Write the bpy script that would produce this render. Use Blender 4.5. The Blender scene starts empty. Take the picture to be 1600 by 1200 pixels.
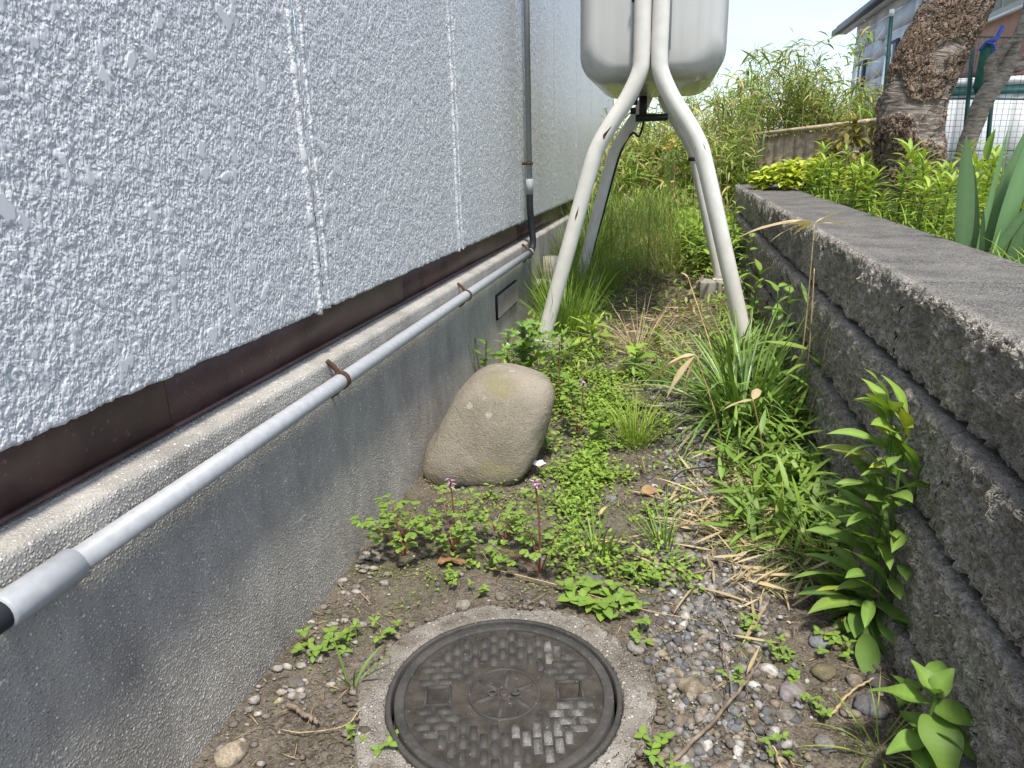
import bpy, math, random
import numpy as np
from mathutils import Vector, Matrix, Quaternion
PI = math.pi
rng = np.random.default_rng(7)
random.seed(7)
S = bpy.context.scene
C = S.collection

# ------------------------------------------------------------------ camera
CAM_R = [[0.97742935, 0.04012004, -0.20741806],
         [0.20978347, -0.30029489, 0.9304912],
         [-0.02495524, -0.95300229, -0.30193356]]
cam_d = bpy.data.cameras.new('camera'); cam = bpy.data.objects.new('camera', cam_d); C.objects.link(cam)
cam_d.sensor_width = 36; cam_d.lens = 24.75; cam_d.clip_end = 500; cam_d.clip_start = 0.02
m = Matrix.Identity(4)
for i in range(3):
    m[i][0] = CAM_R[i][0]; m[i][1] = -CAM_R[i][1]; m[i][2] = -CAM_R[i][2]
m[2][3] = 1.0
cam.matrix_world = m
S.camera = cam

# ------------------------------------------------------------------ light
SUN = Vector((0.17, -0.42, 1.0)).normalized()
W = bpy.data.worlds.new('World'); S.world = W; W.use_nodes = True
nt = W.node_tree; nt.nodes.clear()
sky = nt.nodes.new('ShaderNodeTexSky'); sky.sky_type = 'NISHITA'; sky.sun_disc = False
sky.sun_elevation = math.asin(SUN.z); sky.sun_rotation = math.atan2(SUN.x, SUN.y)
sky.air_density = 1.0; sky.dust_density = 1.6; sky.ozone_density = 1.0
tc = nt.nodes.new('ShaderNodeTexCoord')
mp = nt.nodes.new('ShaderNodeMapping'); mp.inputs['Scale'].default_value = (1.0, 1.0, 3.2)
nz = nt.nodes.new('ShaderNodeTexNoise'); nz.inputs['Scale'].default_value = 3.1; nz.inputs['Detail'].default_value = 7; nz.inputs['Roughness'].default_value = .58
rp = nt.nodes.new('ShaderNodeValToRGB'); rp.color_ramp.elements[0].position = .45; rp.color_ramp.elements[1].position = .66
rp.color_ramp.elements[0].color = (.08, .08, .08, 1); rp.color_ramp.elements[1].color = (.9, .9, .9, 1)
mx = nt.nodes.new('ShaderNodeMix'); mx.data_type = 'RGBA'
mx.inputs['B'].default_value = (2.65, 2.8, 2.95, 1)
bg = nt.nodes.new('ShaderNodeBackground'); bg.inputs['Strength'].default_value = 0.125
out = nt.nodes.new('ShaderNodeOutputWorld')
L = nt.links.new
L(tc.outputs['Generated'], mp.inputs['Vector']); L(mp.outputs[0], nz.inputs['Vector']); L(nz.outputs['Fac'], rp.inputs[0])
L(rp.outputs[0], mx.inputs['Factor']); L(sky.outputs[0], mx.inputs['A']); L(mx.outputs['Result'], bg.inputs[0]); L(bg.outputs[0], out.inputs[0])
sd = bpy.data.lights.new('sun', 'SUN'); sd.energy = 2.1; sd.angle = math.radians(6.0); sd.color = (1.0, .95, .87)
so = bpy.data.objects.new('sun', sd); C.objects.link(so); so.rotation_euler = SUN.to_track_quat('Z', 'Y').to_euler(); so.location = (2, -3, 8)
S.view_settings.view_transform = 'Standard'; S.view_settings.look = 'None'; S.view_settings.gamma = 1
S.view_settings.use_curve_mapping = False
S.view_settings.exposure = 1.45
S.render.engine = 'CYCLES'

# ------------------------------------------------------------------ node helpers
class NT:
    def __init__(s, name):
        s.m = bpy.data.materials.new(name); s.m.use_nodes = True
        s.t = s.m.node_tree; s.t.nodes.clear()
        s.out = s.t.nodes.new('ShaderNodeOutputMaterial')
        s.m.displacement_method = 'BOTH'
    def n(s, typ, ins=None, **props):
        x = s.t.nodes.new('ShaderNode' + typ)
        for k, v in props.items(): setattr(x, k, v)
        for k, v in (ins or {}).items(): s.set(x.inputs[k], v)
        return x
    def set(s, sock, v):
        if isinstance(v, bpy.types.NodeSocket): s.t.links.new(v, sock)
        elif isinstance(v, bpy.types.Node): s.t.links.new(v.outputs[0], sock)
        else:
            if isinstance(v, (tuple, list)) and len(v) == 3 and sock.type == 'RGBA': v = (*v, 1)
            sock.default_value = v
    def pos(s): return s.n('NewGeometry').outputs['Position']
    def noise(s, scale, vec=None, detail=4, rough=.55, dist=0, sc=None):
        v = vec if vec is not None else s.pos()
        if sc: v = s.n('Mapping', {'Vector': v, 'Scale': sc}).outputs[0]
        return s.n('TexNoise', {'Vector': v, 'Scale': scale, 'Detail': detail, 'Roughness': rough, 'Distortion': dist}).outputs['Fac']
    def voro(s, scale, vec=None, feature='F1', out='Distance', rnd=1):
        return s.n('TexVoronoi', {'Vector': vec if vec is not None else s.pos(), 'Scale': scale, 'Randomness': rnd}, feature=feature).outputs[out]
    def math(s, op, a, b=0.0, c=None, clamp=False):
        x = s.n('Math', {0: a, 1: b}, operation=op, use_clamp=clamp)
        if c is not None: s.set(x.inputs[2], c)
        return x.outputs[0]
    def ramp(s, fac, *stops):
        x = s.n('ValToRGB', {0: fac}); e = x.color_ramp.elements
        while len(e) < len(stops): e.new(.5)
        for i, (p, c) in enumerate(stops):
            e[i].position = p
            if isinstance(c, (int, float)): c = (c, c, c)
            e[i].color = (*c[:3], 1)
        return x.outputs[0]
    def mix(s, fac, a, b, mode='MIX'):
        x = s.n('Mix', {'Factor': fac, 'A': a, 'B': b} if False else None, data_type='RGBA', blend_type=mode)
        s.set(x.inputs[0], fac); s.set(x.inputs[6], a); s.set(x.inputs[7], b)
        return x.outputs[2]
    def tint(s): return s.n('Attribute', attribute_name='tint').outputs['Color']
    def bsdf(s, col, rough=.8, spec=.3, **k):
        b = s.n('BsdfPrincipled'); s.set(b.inputs['Base Color'], col); s.set(b.inputs['Roughness'], rough)
        s.set(b.inputs['Specular IOR Level'], spec)
        for kk, v in k.items(): s.set(b.inputs[kk], v)
        s.t.links.new(b.outputs[0], s.out.inputs['Surface']); return b
    def bump(s, b, h, strength=.5, dist=.003):
        x = s.n('Bump', {'Height': h, 'Strength': strength, 'Distance': dist}); s.t.links.new(x.outputs[0], b.inputs['Normal'])
    def disp(s, h, scale=1.0, mid=0.5):
        x = s.n('Displacement', {'Height': h, 'Midlevel': mid, 'Scale': scale}); s.t.links.new(x.outputs[0], s.out.inputs['Displacement'])

M = {}
def m_plain(name, col, rough=.5, spec=.4, var=.25, scale=25, metal=0, bump=0, bscale=200):
    t = NT(name); n = t.noise(scale, detail=5)
    c = t.mix(t.ramp(n, (.35, 0), (.68, 1)), tuple(x * (1 - var) for x in col), tuple(min(1, x * (1 + var * .6)) for x in col))
    b = t.bsdf(c, rough, spec); b.inputs['Metallic'].default_value = metal
    if bump: t.bump(b, t.noise(bscale, detail=3), bump, .002)
    M[name] = t.m; return t.m

def m_leaf(name, col, rough=.52, trans=.3, spec=.45):
    t = NT(name)
    c = t.mix(1.0, col, t.tint(), 'MULTIPLY')
    n = t.noise(60, detail=3)
    c = t.mix(t.ramp(n, (.3, .0), (.7, .35)), c, tuple(x * 1.35 for x in col), 'MIX')
    b = t.bsdf(c, rough, spec)
    tr = t.n('BsdfTranslucent'); t.set(tr.inputs[0], t.mix(1.0, c, (1.0, 1.0, .45), 'MULTIPLY'))
    ms = t.n('MixShader'); ms.inputs[0].default_value = trans
    t.t.links.new(b.outputs[0], ms.inputs[1]); t.t.links.new(tr.outputs[0], ms.inputs[2])
    t.t.links.new(ms.outputs[0], t.out.inputs['Surface'])
    M[name] = t.m; return t.m

def mk_stucco():
    t = NT('stucco'); p = t.pos()
    wob = t.n('TexNoise', {'Vector': p, 'Scale': 30.0, 'Detail': 2.0})
    pv = t.n('VectorMath', {0: wob.outputs['Color'], 1: (.012, .012, .012)}, operation='MULTIPLY').outputs[0]
    q = t.n('VectorMath', {0: p, 1: pv}, operation='ADD').outputs[0]
    qs = t.n('Mapping', {'Vector': q, 'Scale': (1, 1, .72)}).outputs[0]
    fine = t.ramp(t.noise(165, qs, detail=1.5, rough=.5), (.38, 0), (.62, 1))
    med = t.noise(48, qs, detail=2)
    h0 = t.math('ADD', t.math('MULTIPLY', fine, .34), t.math('MULTIPLY', t.ramp(med, (.36, 0), (.64, 1)), .42))
    pm = t.ramp(t.noise(30, qs, detail=2.2, rough=.5), (.575, 0), (.66, 1))
    lvl = t.math('ADD', t.math('MULTIPLY', t.noise(11, qs, detail=1), .5), .45)
    h = t.math('ADD', t.math('MULTIPLY', h0, t.math('SUBTRACT', 1, pm)), t.math('MULTIPLY', lvl, pm))
    col = t.mix(t.ramp(h, (.1, 0), (.9, 1)), (.42, .43, .45), (.58, .59, .605))
    st = t.noise(2.2, sc=(1, 1, .25), detail=5)
    col = t.mix(t.ramp(st, (.45, 0), (.8, .3)), col, (.30, .30, .32))
    col = t.mix(1.0, col, t.tint(), 'MULTIPLY')
    b = t.bsdf(col, .33, .5)
    t.disp(h, .0047, .4)
    M['stucco'] = t.m

def mk_concrete(name, c0, c1, amp=.0035, fsc=150, stain=.5, warm=(.33, .30, .24), rough=.92):
    t = NT(name); p = t.pos()
    n1 = t.ramp(t.voro(fsc * 1.5), (.05, 1), (.55, 0)); n1 = t.math('ADD', t.math('MULTIPLY', n1, .55), t.math('MULTIPLY', t.noise(fsc * .6, detail=3), .45)); n2 = t.noise(7, detail=6, rough=.62, sc=(1, 1, .5)); n3 = t.noise(fsc * 2.1, detail=2)
    col = t.mix(t.ramp(n2, (.32, 0), (.68, 1)), c0, c1)
    col = t.mix(t.ramp(n1, (.48, 0), (.72, .6)), col, tuple(min(1, x * 1.8) for x in c1))
    col = t.mix(t.ramp(n3, (.28, .7), (.40, 0)), col, tuple(x * .35 for x in c0))
    sp_ = t.voro(fsc * .85); sel_ = t.ramp(t.noise(40, detail=3), (.45, 0), (.62, 1)); col = t.mix(t.math('MULTIPLY', t.ramp(sp_, (.16, .9), (.26, 0)), sel_), col, tuple(min(1, x * 2.1) for x in c1))
    v = t.noise(12, sc=(1, 1, .12), detail=5)
    col = t.mix(t.math('MULTIPLY', t.ramp(v, (.5, 0), (.75, 1)), stain), col, warm)
    b = t.bsdf(col, rough, .06)
    hh = t.math('ADD', t.math('MULTIPLY', n1, .8), t.math('MULTIPLY', n3, .35))
    t.disp(hh, amp, .55); M[name] = t.m

def mk_block():
    t = NT('split_block')
    f = t.n('SeparateColor', {0: t.tint()}).outputs[0]
    n1 = t.noise(16, detail=6, rough=.62); n2 = t.noise(70, detail=4, rough=.65); n3 = t.noise(260, detail=2)
    vo = t.voro(38, feature='F1'); big = t.noise(4.5, detail=4)
    h = t.math('ADD', t.math('MULTIPLY', n1, 1.0), t.math('MULTIPLY', n2, .5))
    h = t.math('ADD', h, t.math('MULTIPLY', vo, -.25))
    h = t.math('MULTIPLY', t.math('SUBTRACT', h, .68), t.math('ADD', t.math('MULTIPLY', f, .055), .004))
    h = t.math('ADD', h, t.math('MULTIPLY', t.math('SUBTRACT', n3, .5), .0028))
    face = t.mix(t.ramp(n2, (.32, 0), (.62, 1)), (.135, .124, .106), (.44, .41, .36))
    face = t.mix(t.ramp(n3, (.55, 0), (.78, .7)), face, (.40, .39, .35))
    face = t.mix(t.ramp(big, (.36, .5), (.52, 0)), face, (.10, .094, .083))
    topc = t.mix(t.ramp(t.noise(7, detail=7, rough=.65), (.35, 0), (.66, 1)), (.075, .071, .065), (.155, .148, .136))
    topc = t.mix(t.ramp(n3, (.52, 0), (.68, .8)), topc, (.30, .29, .275))
    topc = t.mix(t.ramp(t.noise(180, detail=2), (.34, .9), (.46, 0)), topc, (.035, .032, .03))
    col = t.mix(f, topc, face)
    b = t.bsdf(col, .95, .15)
    t.disp(h, 1.0, 0.0); M['split_block'] = t.m

def mk_soil():
    t = NT('soil')
    n1 = t.noise(9, detail=6, rough=.65); n2 = t.noise(65, detail=4, rough=.65); n3 = t.noise(240, detail=3)
    col = t.mix(t.ramp(n1, (.33, 0), (.66, 1)), (.058, .047, .036), (.135, .112, .085))
    col = t.mix(t.ramp(n2, (.42, 0), (.75, .8)), col, (.20, .175, .14))
    col = t.mix(t.ramp(n3, (.57, 0), (.70, .7)), col, (.27, .24, .20))
    mo = t.noise(4.2, detail=5)
    col = t.mix(t.math('MULTIPLY', t.ramp(mo, (.50, 0), (.64, .65)), t.ramp(n2, (.35, 0), (.55, 1))), col, (.085, .105, .03))
    b = t.bsdf(col, .95, .15)
    vo = t.voro(85); vo2 = t.voro(190)
    h = t.math('ADD', t.math('MULTIPLY', n1, 1.0), t.math('MULTIPLY', n2, .55))
    h = t.math('ADD', h, t.math('MULTIPLY', t.ramp(vo, (.15, 1), (.5, 0)), .32))
    h = t.math('ADD', h, t.math('MULTIPLY', t.ramp(vo2, (.15, 1), (.5, 0)), .14))
    t.disp(h, .016, .95); M['soil'] = t.m

def mk_bark():
    t = NT('cherry_bark')
    tc = t.n('TexCoord').outputs['UV']
    ring = t.n('Mapping', {'Vector': tc, 'Scale': (3.0, 30.0, 1)}).outputs[0]
    rg = t.noise(1.5, ring, detail=5, rough=.6, dist=.6)
    p = t.pos()
    st2 = t.n('Mapping', {'Vector': tc, 'Scale': (7.0, 9.0, 1)}).outputs[0]
    flak = t.noise(20, p, detail=6, rough=.66, dist=.6); big = t.noise(3.6, p, detail=4, rough=.55, dist=1.2)
    pw = t.n('VectorMath', {0: p, 1: t.n('VectorMath', {0: t.n('TexNoise', {'Vector': p, 'Scale': 14.0, 'Detail': 4.0}).outputs['Color'], 1: (.11, .11, .11)}, operation='MULTIPLY').outputs[0]}, operation='ADD').outputs[0]
    vor = t.n('TexVoronoi', {'Vector': t.n('Mapping', {'Vector': pw, 'Scale': (1.0, 1.0, .24)}).outputs[0], 'Scale': 46.0}, feature='DISTANCE_TO_EDGE').outputs['Distance']
    sel = t.ramp(big, (.47, 0), (.55, 1))
    smooth = t.mix(t.ramp(rg, (.38, 0), (.62, 1)), (.085, .07, .06), (.27, .235, .20))
    rug = t.mix(t.ramp(flak, (.36, 0), (.66, 1)), (.10, .070, .050), (.27, .195, .14)); rug = t.mix(t.ramp(vor, (.0, .75), (.10, 0)), rug, (.03, .022, .017))
    rug = t.mix(t.ramp(t.noise(60, p, detail=4), (.58, 0), (.72, .8)), rug, (.42, .34, .26))
    col = t.mix(sel, rug, smooth)
    b = t.bsdf(col, .85, .25)
    hs = t.math('MULTIPLY', rg, .6)
    hr = t.math('ADD', t.math('MULTIPLY', flak, .85), t.math('MULTIPLY', t.ramp(vor, (0, 0), (.12, 1)), .7))
    h = t.math('ADD', t.math('MULTIPLY', hs, sel), t.math('MULTIPLY', hr, t.math('SUBTRACT', 1, sel)))
    t.disp(h, .024, .75); M['cherry_bark'] = t.m
    t2 = NT('pale_bark')
    rg = t2.noise(30, sc=(.6, .6, 2.6), detail=5, rough=.65)
    col = t2.mix(t2.ramp(rg, (.35, 0), (.68, 1)), (.13, .105, .085), (.40, .35, .29))
    t2.bsdf(col, .85, .2); t2.disp(rg, .012, .5); M['pale_bark'] = t2.m

def mk_stone():
    t = NT('boulder_stone')
    n1 = t.noise(5, detail=5); n2 = t.noise(60, detail=5, rough=.65); n3 = t.noise(190, detail=3, rough=.6)
    col = t.mix(t.ramp(n1, (.38, 0), (.66, 1)), (.185, .165, .125), (.27, .24, .19))
    col = t.mix(t.ramp(n3, (.5, 0), (.75, .5)), col, (.38, .33, .26))
    col = t.mix(t.ramp(n3, (.28, .6), (.40, 0)), col, (.08, .066, .045))
    lich = t.n('TexVoronoi', {'Vector': t.pos(), 'Scale': 17.0}, feature='F1')
    lr = t.n('SeparateColor', {0: lich.outputs['Color']}).outputs[0]
    dd = t.math('ADD', lich.outputs['Distance'], t.math('MULTIPLY', t.math('SUBTRACT', n2, .5), .22))
    lm = t.math('MULTIPLY', t.ramp(dd, (.15, 1), (.21, 0)), t.ramp(lr, (.62, 0), (.66, 1)))
    col = t.mix(t.math('MULTIPLY', lm, .55), col, (.42, .37, .28))
    gm = t.ramp(t.noise(6.5, detail=4), (.55, 0), (.68, .5))
    col = t.mix(gm, col, (.19, .175, .065))
    t.bsdf(col, .9, .2)
    pit = t.ramp(t.voro(62), (.05, 0), (.2, 1))
    h = t.math('ADD', t.math('ADD', t.math('MULTIPLY', n2, .55), t.math('MULTIPLY', n3, .4)), t.math('MULTIPLY', pit, .28))
    t.disp(h, .008, .6); M['boulder_stone'] = t.m
    t = NT('pebble')
    n = t.noise(220, detail=4, rough=.65); d = t.noise(55, detail=5, rough=.65)
    col = t.mix(1.0, t.ramp(n, (.3, .5), (.7, 1.3)), t.tint(), 'MULTIPLY')
    col = t.mix(t.ramp(d, (.47, 0), (.62, .85)), col, (.105, .085, .062))
    b = t.bsdf(col, .85, .2); t.bump(b, n, .6, .003); M['pebble'] = t.m

def mk_iron():
    t = NT('cast_iron')
    n1 = t.noise(18, detail=5, rough=.65); n2 = t.noise(170, detail=4, rough=.7); n3 = t.noise(80, detail=4)
    col = t.mix(t.ramp(n1, (.35, 0), (.65, 1)), (.028, .027, .025), (.062, .058, .052))
    col = t.mix(t.ramp(n3, (.56, 0), (.74, .6)), col, (.085, .077, .066))
    col = t.mix(t.ramp(n2, (.66, 0), (.71, 1)), col, (.42, .38, .31))
    b = t.bsdf(col, .68, .4); t.bump(b, n2, .5, .0015); M['cast_iron'] = t.m
    t = NT('iron_worn')     # tread worn down to pale dusty grey
    n1 = t.noise(34, detail=5, rough=.6); n2 = t.noise(300, detail=2)
    w = t.ramp(n1, (.40, 0), (.60, 1))
    pale = t.mix(t.ramp(n2, (.4, 0), (.65, 1)), (.115, .112, .105), (.215, .21, .20))
    col = t.mix(w, (.05, .048, .044), pale)
    b = t.bsdf(col, .7, .35); t.bump(b, n2, .5, .0015); M['iron_worn'] = t.m
    t = NT('lid_dirt')
    n2 = t.noise(200, detail=4, rough=.7); n1 = t.noise(30, detail=4)
    col = t.mix(t.ramp(n1, (.35, 0), (.65, 1)), (.036, .033, .029), (.07, .062, .052))
    col = t.mix(t.ramp(n2, (.66, 0), (.71, 1)), col, (.36, .32, .27))
    b = t.bsdf(col, .95, .1); t.bump(b, n2, .8, .003); M['lid_dirt'] = t.m

def mk_tank():
    t = NT('tank_paint')
    n = t.noise(3, detail=5, sc=(6, 6, .4)); n2 = t.noise(45, detail=4)
    col = t.mix(t.ramp(n, (.35, 0), (.7, 1)), (.40, .405, .385), (.47, .47, .45))
    col = t.mix(t.ramp(n2, (.70, 0), (.78, .6)), col, (.32, .29, .24))
    t.bsdf(col, t.ramp(n2, (.3, .13), (.7, .22)), .55); M['tank_paint'] = t.m
    t = NT('leg_paint')
    n = t.noise(14, detail=5); v = t.noise(7.5, detail=3, rough=.7)
    col = t.mix(t.ramp(n, (.4, 0), (.7, 1)), (.57, .555, .505), (.65, .635, .585))
    n3 = t.noise(70, detail=3)
    col = t.mix(t.ramp(n3, (.735, 0), (.765, 1)), col, (.16, .075, .04))
    t.bsdf(col, .38, .45); M['leg_paint'] = t.m
    t = NT('flashing')
    n = t.noise(10, detail=6, rough=.6); n2 = t.noise(120, detail=3)
    col = t.mix(t.ramp(n, (.35, 0), (.65, 1)), (.055, .032, .031), (.105, .058, .054))
    col = t.mix(t.ramp(n2, (.64, 0), (.72, .6)), col, (.22, .17, .15))
    t.bsdf(col, .45, .4); M['flashing'] = t.m

mk_stucco(); mk_block(); mk_soil(); mk_bark(); mk_stone(); mk_iron(); mk_tank()
mk_concrete('foundation_concrete', (.225, .212, .19), (.385, .366, .33), .0036, 135, .45, (.38, .355, .30))
mk_concrete('smooth_concrete', (.20, .185, .155), (.33, .31, .27), .0014, 220, .5)
mk_concrete('collar_concrete', (.12, .105, .088), (.29, .27, .24), .009, 100, .85, (.11, .09, .068))
m_plain('pvc', (.34, .352, .365), .42, .4, .10, 60); m_plain('rubber', (.018, .02, .024), .6, .3, .3)
m_plain('rust', (.085, .045, .03), .85, .2, .5, 60, bump=.5); m_plain('black_metal', (.02, .02, .021), .5, .4, .3)
m_plain('cream_plastic', (.55, .50, .38), .5, .4, .2); m_plain('wood', (.55, .44, .31), .85, .2, .45, 14)
m_plain('grey_siding', (.60, .61, .64), .6, .3, .12, 3); m_plain('dark_trim', (.05, .05, .058), .5, .4, .2)
m_plain('roof_metal', (.07, .075, .085), .5, .4, .2); m_plain('pink_wall', (.88, .54, .52), .75, .3, .12, 5); m_plain('brown_wall', (.42, .22, .19), .75, .3, .15, 5)
m_plain('white_paint', (.78, .79, .78), .5, .4, .08); m_plain('teal_paint', (.13, .30, .27), .5, .4, .2)
m_plain('net_green', (.03, .13, .085), .6, .3, .2); m_plain('post_green', (.015, .10, .075), .4, .5, .2)
m_plain('blue_plastic', (.04, .09, .45), .4, .5, .2); m_plain('stem_green', (.10, .17, .04), .5, .3, .3, 40); m_plain('stem_red', (.22, .085, .05), .5, .3, .3, 40)
m_plain('straw', (.44, .33, .17), .7, .3, .35, 50); m_plain('twig', (.22, .17, .125), .85, .2, .4, 60, bump=.4)
m_plain('dark_core', (.03, .028, .025), .95, .1); m_plain('curtain', (.55, .56, .55), .8, .2, .1); m_plain('dark_void', (.012, .012, .012), .9, .1)
m_plain('culm', (.36, .33, .16), .6, .3, .35, 30)
m_plain('bamboo_understorey', (.13, .125, .065), .95, .1, .5, 8)
t_ = NT('glass'); t_.bsdf((.10, .12, .13), .06, .6); M['glass'] = t_.m
m_leaf('leaf', (.145, .23, .052)); m_leaf('leaf_dry', (.50, .405, .24), .6, .3, .25); m_leaf('petal', (.85, .80, .82), .5, .35)
m_leaf('leaf_glossy', (.115, .20, .055), .33, .25, .5); m_leaf('iris_leaf', (.115, .205, .095), .45, .22, .35)

# ------------------------------------------------------------------ mesh builder
class MB:
    def __init__(s): s.v = []; s.q = []; s.t = []; s.c = []; s.n = 0; s.uv = {}
    def add(s, v, q=None, t=None, c=(1, 1, 1)):
        v = np.asarray(v, float).reshape(-1, 3)
        if q is not None and len(q): s.q.append(np.asarray(q, int).reshape(-1, 4) + s.n)
        if t is not None and len(t): s.t.append(np.asarray(t, int).reshape(-1, 3) + s.n)
        c = np.asarray(c, float)
        s.c.append(np.tile(c, (len(v), 1)) if c.ndim == 1 else c)
        s.v.append(v); s.n += len(v); return s
    def mesh(s, name, mat, origin=(0, 0, 0), smooth=True):
        V = np.concatenate(s.v) - np.asarray(origin, float); Cc = np.concatenate(s.c)
        Q = np.concatenate(s.q) if s.q else np.zeros((0, 4), int); T = np.concatenate(s.t) if s.t else np.zeros((0, 3), int)
        me = bpy.data.meshes.new(name)
        me.vertices.add(len(V)); me.vertices.foreach_set('co', V.astype(np.float32).ravel())
        nl = Q.size + T.size; me.loops.add(nl)
        me.loops.foreach_set('vertex_index', np.concatenate([Q.ravel(), T.ravel()]).astype(np.int32))
        npol = len(Q) + len(T); me.polygons.add(npol)
        st = np.concatenate([np.arange(len(Q)) * 4, Q.size + np.arange(len(T)) * 3]).astype(np.int32)
        me.polygons.foreach_set('loop_start', st)
        if smooth: me.polygons.foreach_set('use_smooth', np.ones(npol, bool))
        a = me.attributes.new('tint', 'FLOAT_COLOR', 'POINT')
        a.data.foreach_set('color', np.concatenate([Cc, np.ones((len(Cc), 1))], 1).astype(np.float32).ravel())
        me.update(calc_edges=True); me.validate(); me.materials.append(M[mat] if isinstance(mat, str) else mat)
        return me
    def build(s, name, mat, parent=None, smooth=True):
        org = parent_origin(parent)
        o = bpy.data.objects.new(name, s.mesh(name, mat, org, smooth)); C.objects.link(o)
        if parent: o.parent = parent
        return o
def parent_origin(p):
    if p is None: return (0, 0, 0)
    o = Vector((0, 0, 0))
    while p: o += p.location; p = p.parent
    return tuple(o)
def tag(o, label, cat, group=None, kind=None):
    o['label'] = label
    if cat: o['category'] = cat
    if group: o['group'] = group
    if kind: o['kind'] = kind
    return o
def thing(name, loc, label, cat, group=None):
    o = bpy.data.objects.new(name, None); C.objects.link(o); o.location = loc; o.empty_display_size = .05
    return tag(o, label, cat, group)
def struct(o): o['kind'] = 'structure'; return o
def stuff(o): o['kind'] = 'stuff'; return o
def dup(root, loc, rotz=0, scale=1, label=None):
    r = root.copy(); C.objects.link(r); r.location = loc; r.rotation_euler = (0, 0, rotz); r.scale = (scale,) * 3
    if label: r['label'] = label
    for ch in root.children:
        c = ch.copy(); C.objects.link(c); c.parent = r
        for g in ch.children:
            d = g.copy(); C.objects.link(d); d.parent = c
    return r

def vnoise(x, y, z=0.0, seed=0):
    x = np.asarray(x, float); y = np.asarray(y, float); z = np.broadcast_to(np.asarray(z, float), np.broadcast(x, y).shape) if np.ndim(z) == 0 else z
    x, y, z = np.broadcast_arrays(x, y, z)
    xi, yi, zi = np.floor(x).astype(np.int64), np.floor(y).astype(np.int64), np.floor(z).astype(np.int64)
    fx, fy, fz = x - xi, y - yi, z - zi
    fx, fy, fz = [f * f * (3 - 2 * f) for f in (fx, fy, fz)]
    def h(a, b, c):
        n = (a * 374761393 + b * 668265263 + c * 2147483647 + seed * 974634777) & 0xffffffff
        n = ((n ^ (n >> 13)) * 1274126177) & 0xffffffff
        return ((n ^ (n >> 16)) & 0xffff) / 65535.0
    r = 0
    for dx in (0, 1):
        for dy in (0, 1):
            for dz in (0, 1):
                r = r + h(xi + dx, yi + dy, zi + dz) * (fx if dx else 1 - fx) * (fy if dy else 1 - fy) * (fz if dz else 1 - fz)
    return r
def fbm(x, y, z=0.0, o=4, seed=0):
    r = 0; a = 1; s = 0
    for i in range(o):
        r = r + a * vnoise(np.asarray(x) * 2 ** i, np.asarray(y) * 2 ** i, np.asarray(z) * 2 ** i, seed + i); s += a; a *= .5
    return r / s

def gridfaces(nu, nv, wrap=False):
    i = np.arange(nu - (0 if wrap else 1))[:, None]; j = np.arange(nv - 1)[None, :]
    a = i * nv + j; b = ((i + 1) % nu) * nv + j
    return np.stack([a, b, b + 1, a + 1], -1).reshape(-1, 4)
def box(x0, x1, y0, y1, z0, z1):
    v = [(x, y, z) for x in (x0, x1) for y in (y0, y1) for z in (z0, z1)]
    q = [(0, 1, 3, 2), (4, 6, 7, 5), (0, 4, 5, 1), (2, 3, 7, 6), (0, 2, 6, 4), (1, 5, 7, 3)]
    return np.array(v, float), np.array(q)
def bbox_mb(*b, c=(1, 1, 1)): return MB().add(*box(*b), c=c)
def bevel_box(x0, x1, y0, y1, z0, z1, r=.004):
    # box with chamfered edges
    v = []; 
    cx, cy, cz = (x0 + x1) / 2, (y0 + y1) / 2, (z0 + z1) / 2; hx, hy, hz = (x1 - x0) / 2, (y1 - y0) / 2, (z1 - z0) / 2
    import bmesh
    bm = bmesh.new(); bmesh.ops.create_cube(bm, size=1)
    for q in bm.verts: q.co = (cx + q.co.x * 2 * hx, cy + q.co.y * 2 * hy, cz + q.co.z * 2 * hz)
    bmesh.ops.bevel(bm, geom=bm.edges[:], offset=r, segments=2, affect='EDGES', profile=.7)
    bmesh.ops.triangulate(bm, faces=bm.faces[:]); bm.verts.index_update()
    V = np.array([q.co[:] for q in bm.verts]); T = np.array([[w.index for w in f.verts] for f in bm.faces]); bm.free()
    return V, None, T

def tube(pts, rad, sides=10, caps=True):
    P = np.asarray(pts, float); n = len(P); rad = np.broadcast_to(np.asarray(rad, float), (n,))
    T = np.gradient(P, axis=0); T /= np.linalg.norm(T, axis=1)[:, None] + 1e-12
    up = np.array([0, 0, 1.]) if abs(T[0][2]) < .9 else np.array([1., 0, 0])
    V = []; a = np.linspace(0, 2 * PI, sides, endpoint=False); u = up
    for i in range(n):
        u = u - T[i] * (u @ T[i]); u /= np.linalg.norm(u) + 1e-12; w = np.cross(T[i], u)
        V.append(P[i] + rad[i] * (np.cos(a)[:, None] * u + np.sin(a)[:, None] * w))
    V = np.array(V).reshape(-1, 3)
    i = np.arange(n - 1)[:, None]; j = np.arange(sides)[None, :]
    A = i * sides + j; B = i * sides + (j + 1) % sides
    Q = np.stack([A, B, B + sides, A + sides], -1).reshape(-1, 4); Tt = []
    if caps:
        V = np.concatenate([V, P[:1], P[-1:]])
        for k in range(sides):
            Tt.append((n * sides, (k + 1) % sides, k)); Tt.append((n * sides + 1, (n - 1) * sides + k, (n - 1) * sides + (k + 1) % sides))
    return V, Q, Tt
def smooth_path(pts, n=40):
    P = np.asarray(pts, float); m = len(P); t = np.linspace(0, m - 1, n); o = []
    for x in t:
        i = min(int(x), m - 2); f = x - i
        p0, p1, p2, p3 = P[max(i - 1, 0)], P[i], P[i + 1], P[min(i + 2, m - 1)]
        o.append(.5 * (2 * p1 + (p2 - p0) * f + (2 * p0 - 5 * p1 + 4 * p2 - p3) * f * f + (3 * p1 - p0 - 3 * p2 + p3) * f ** 3))
    return np.array(o)

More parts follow.
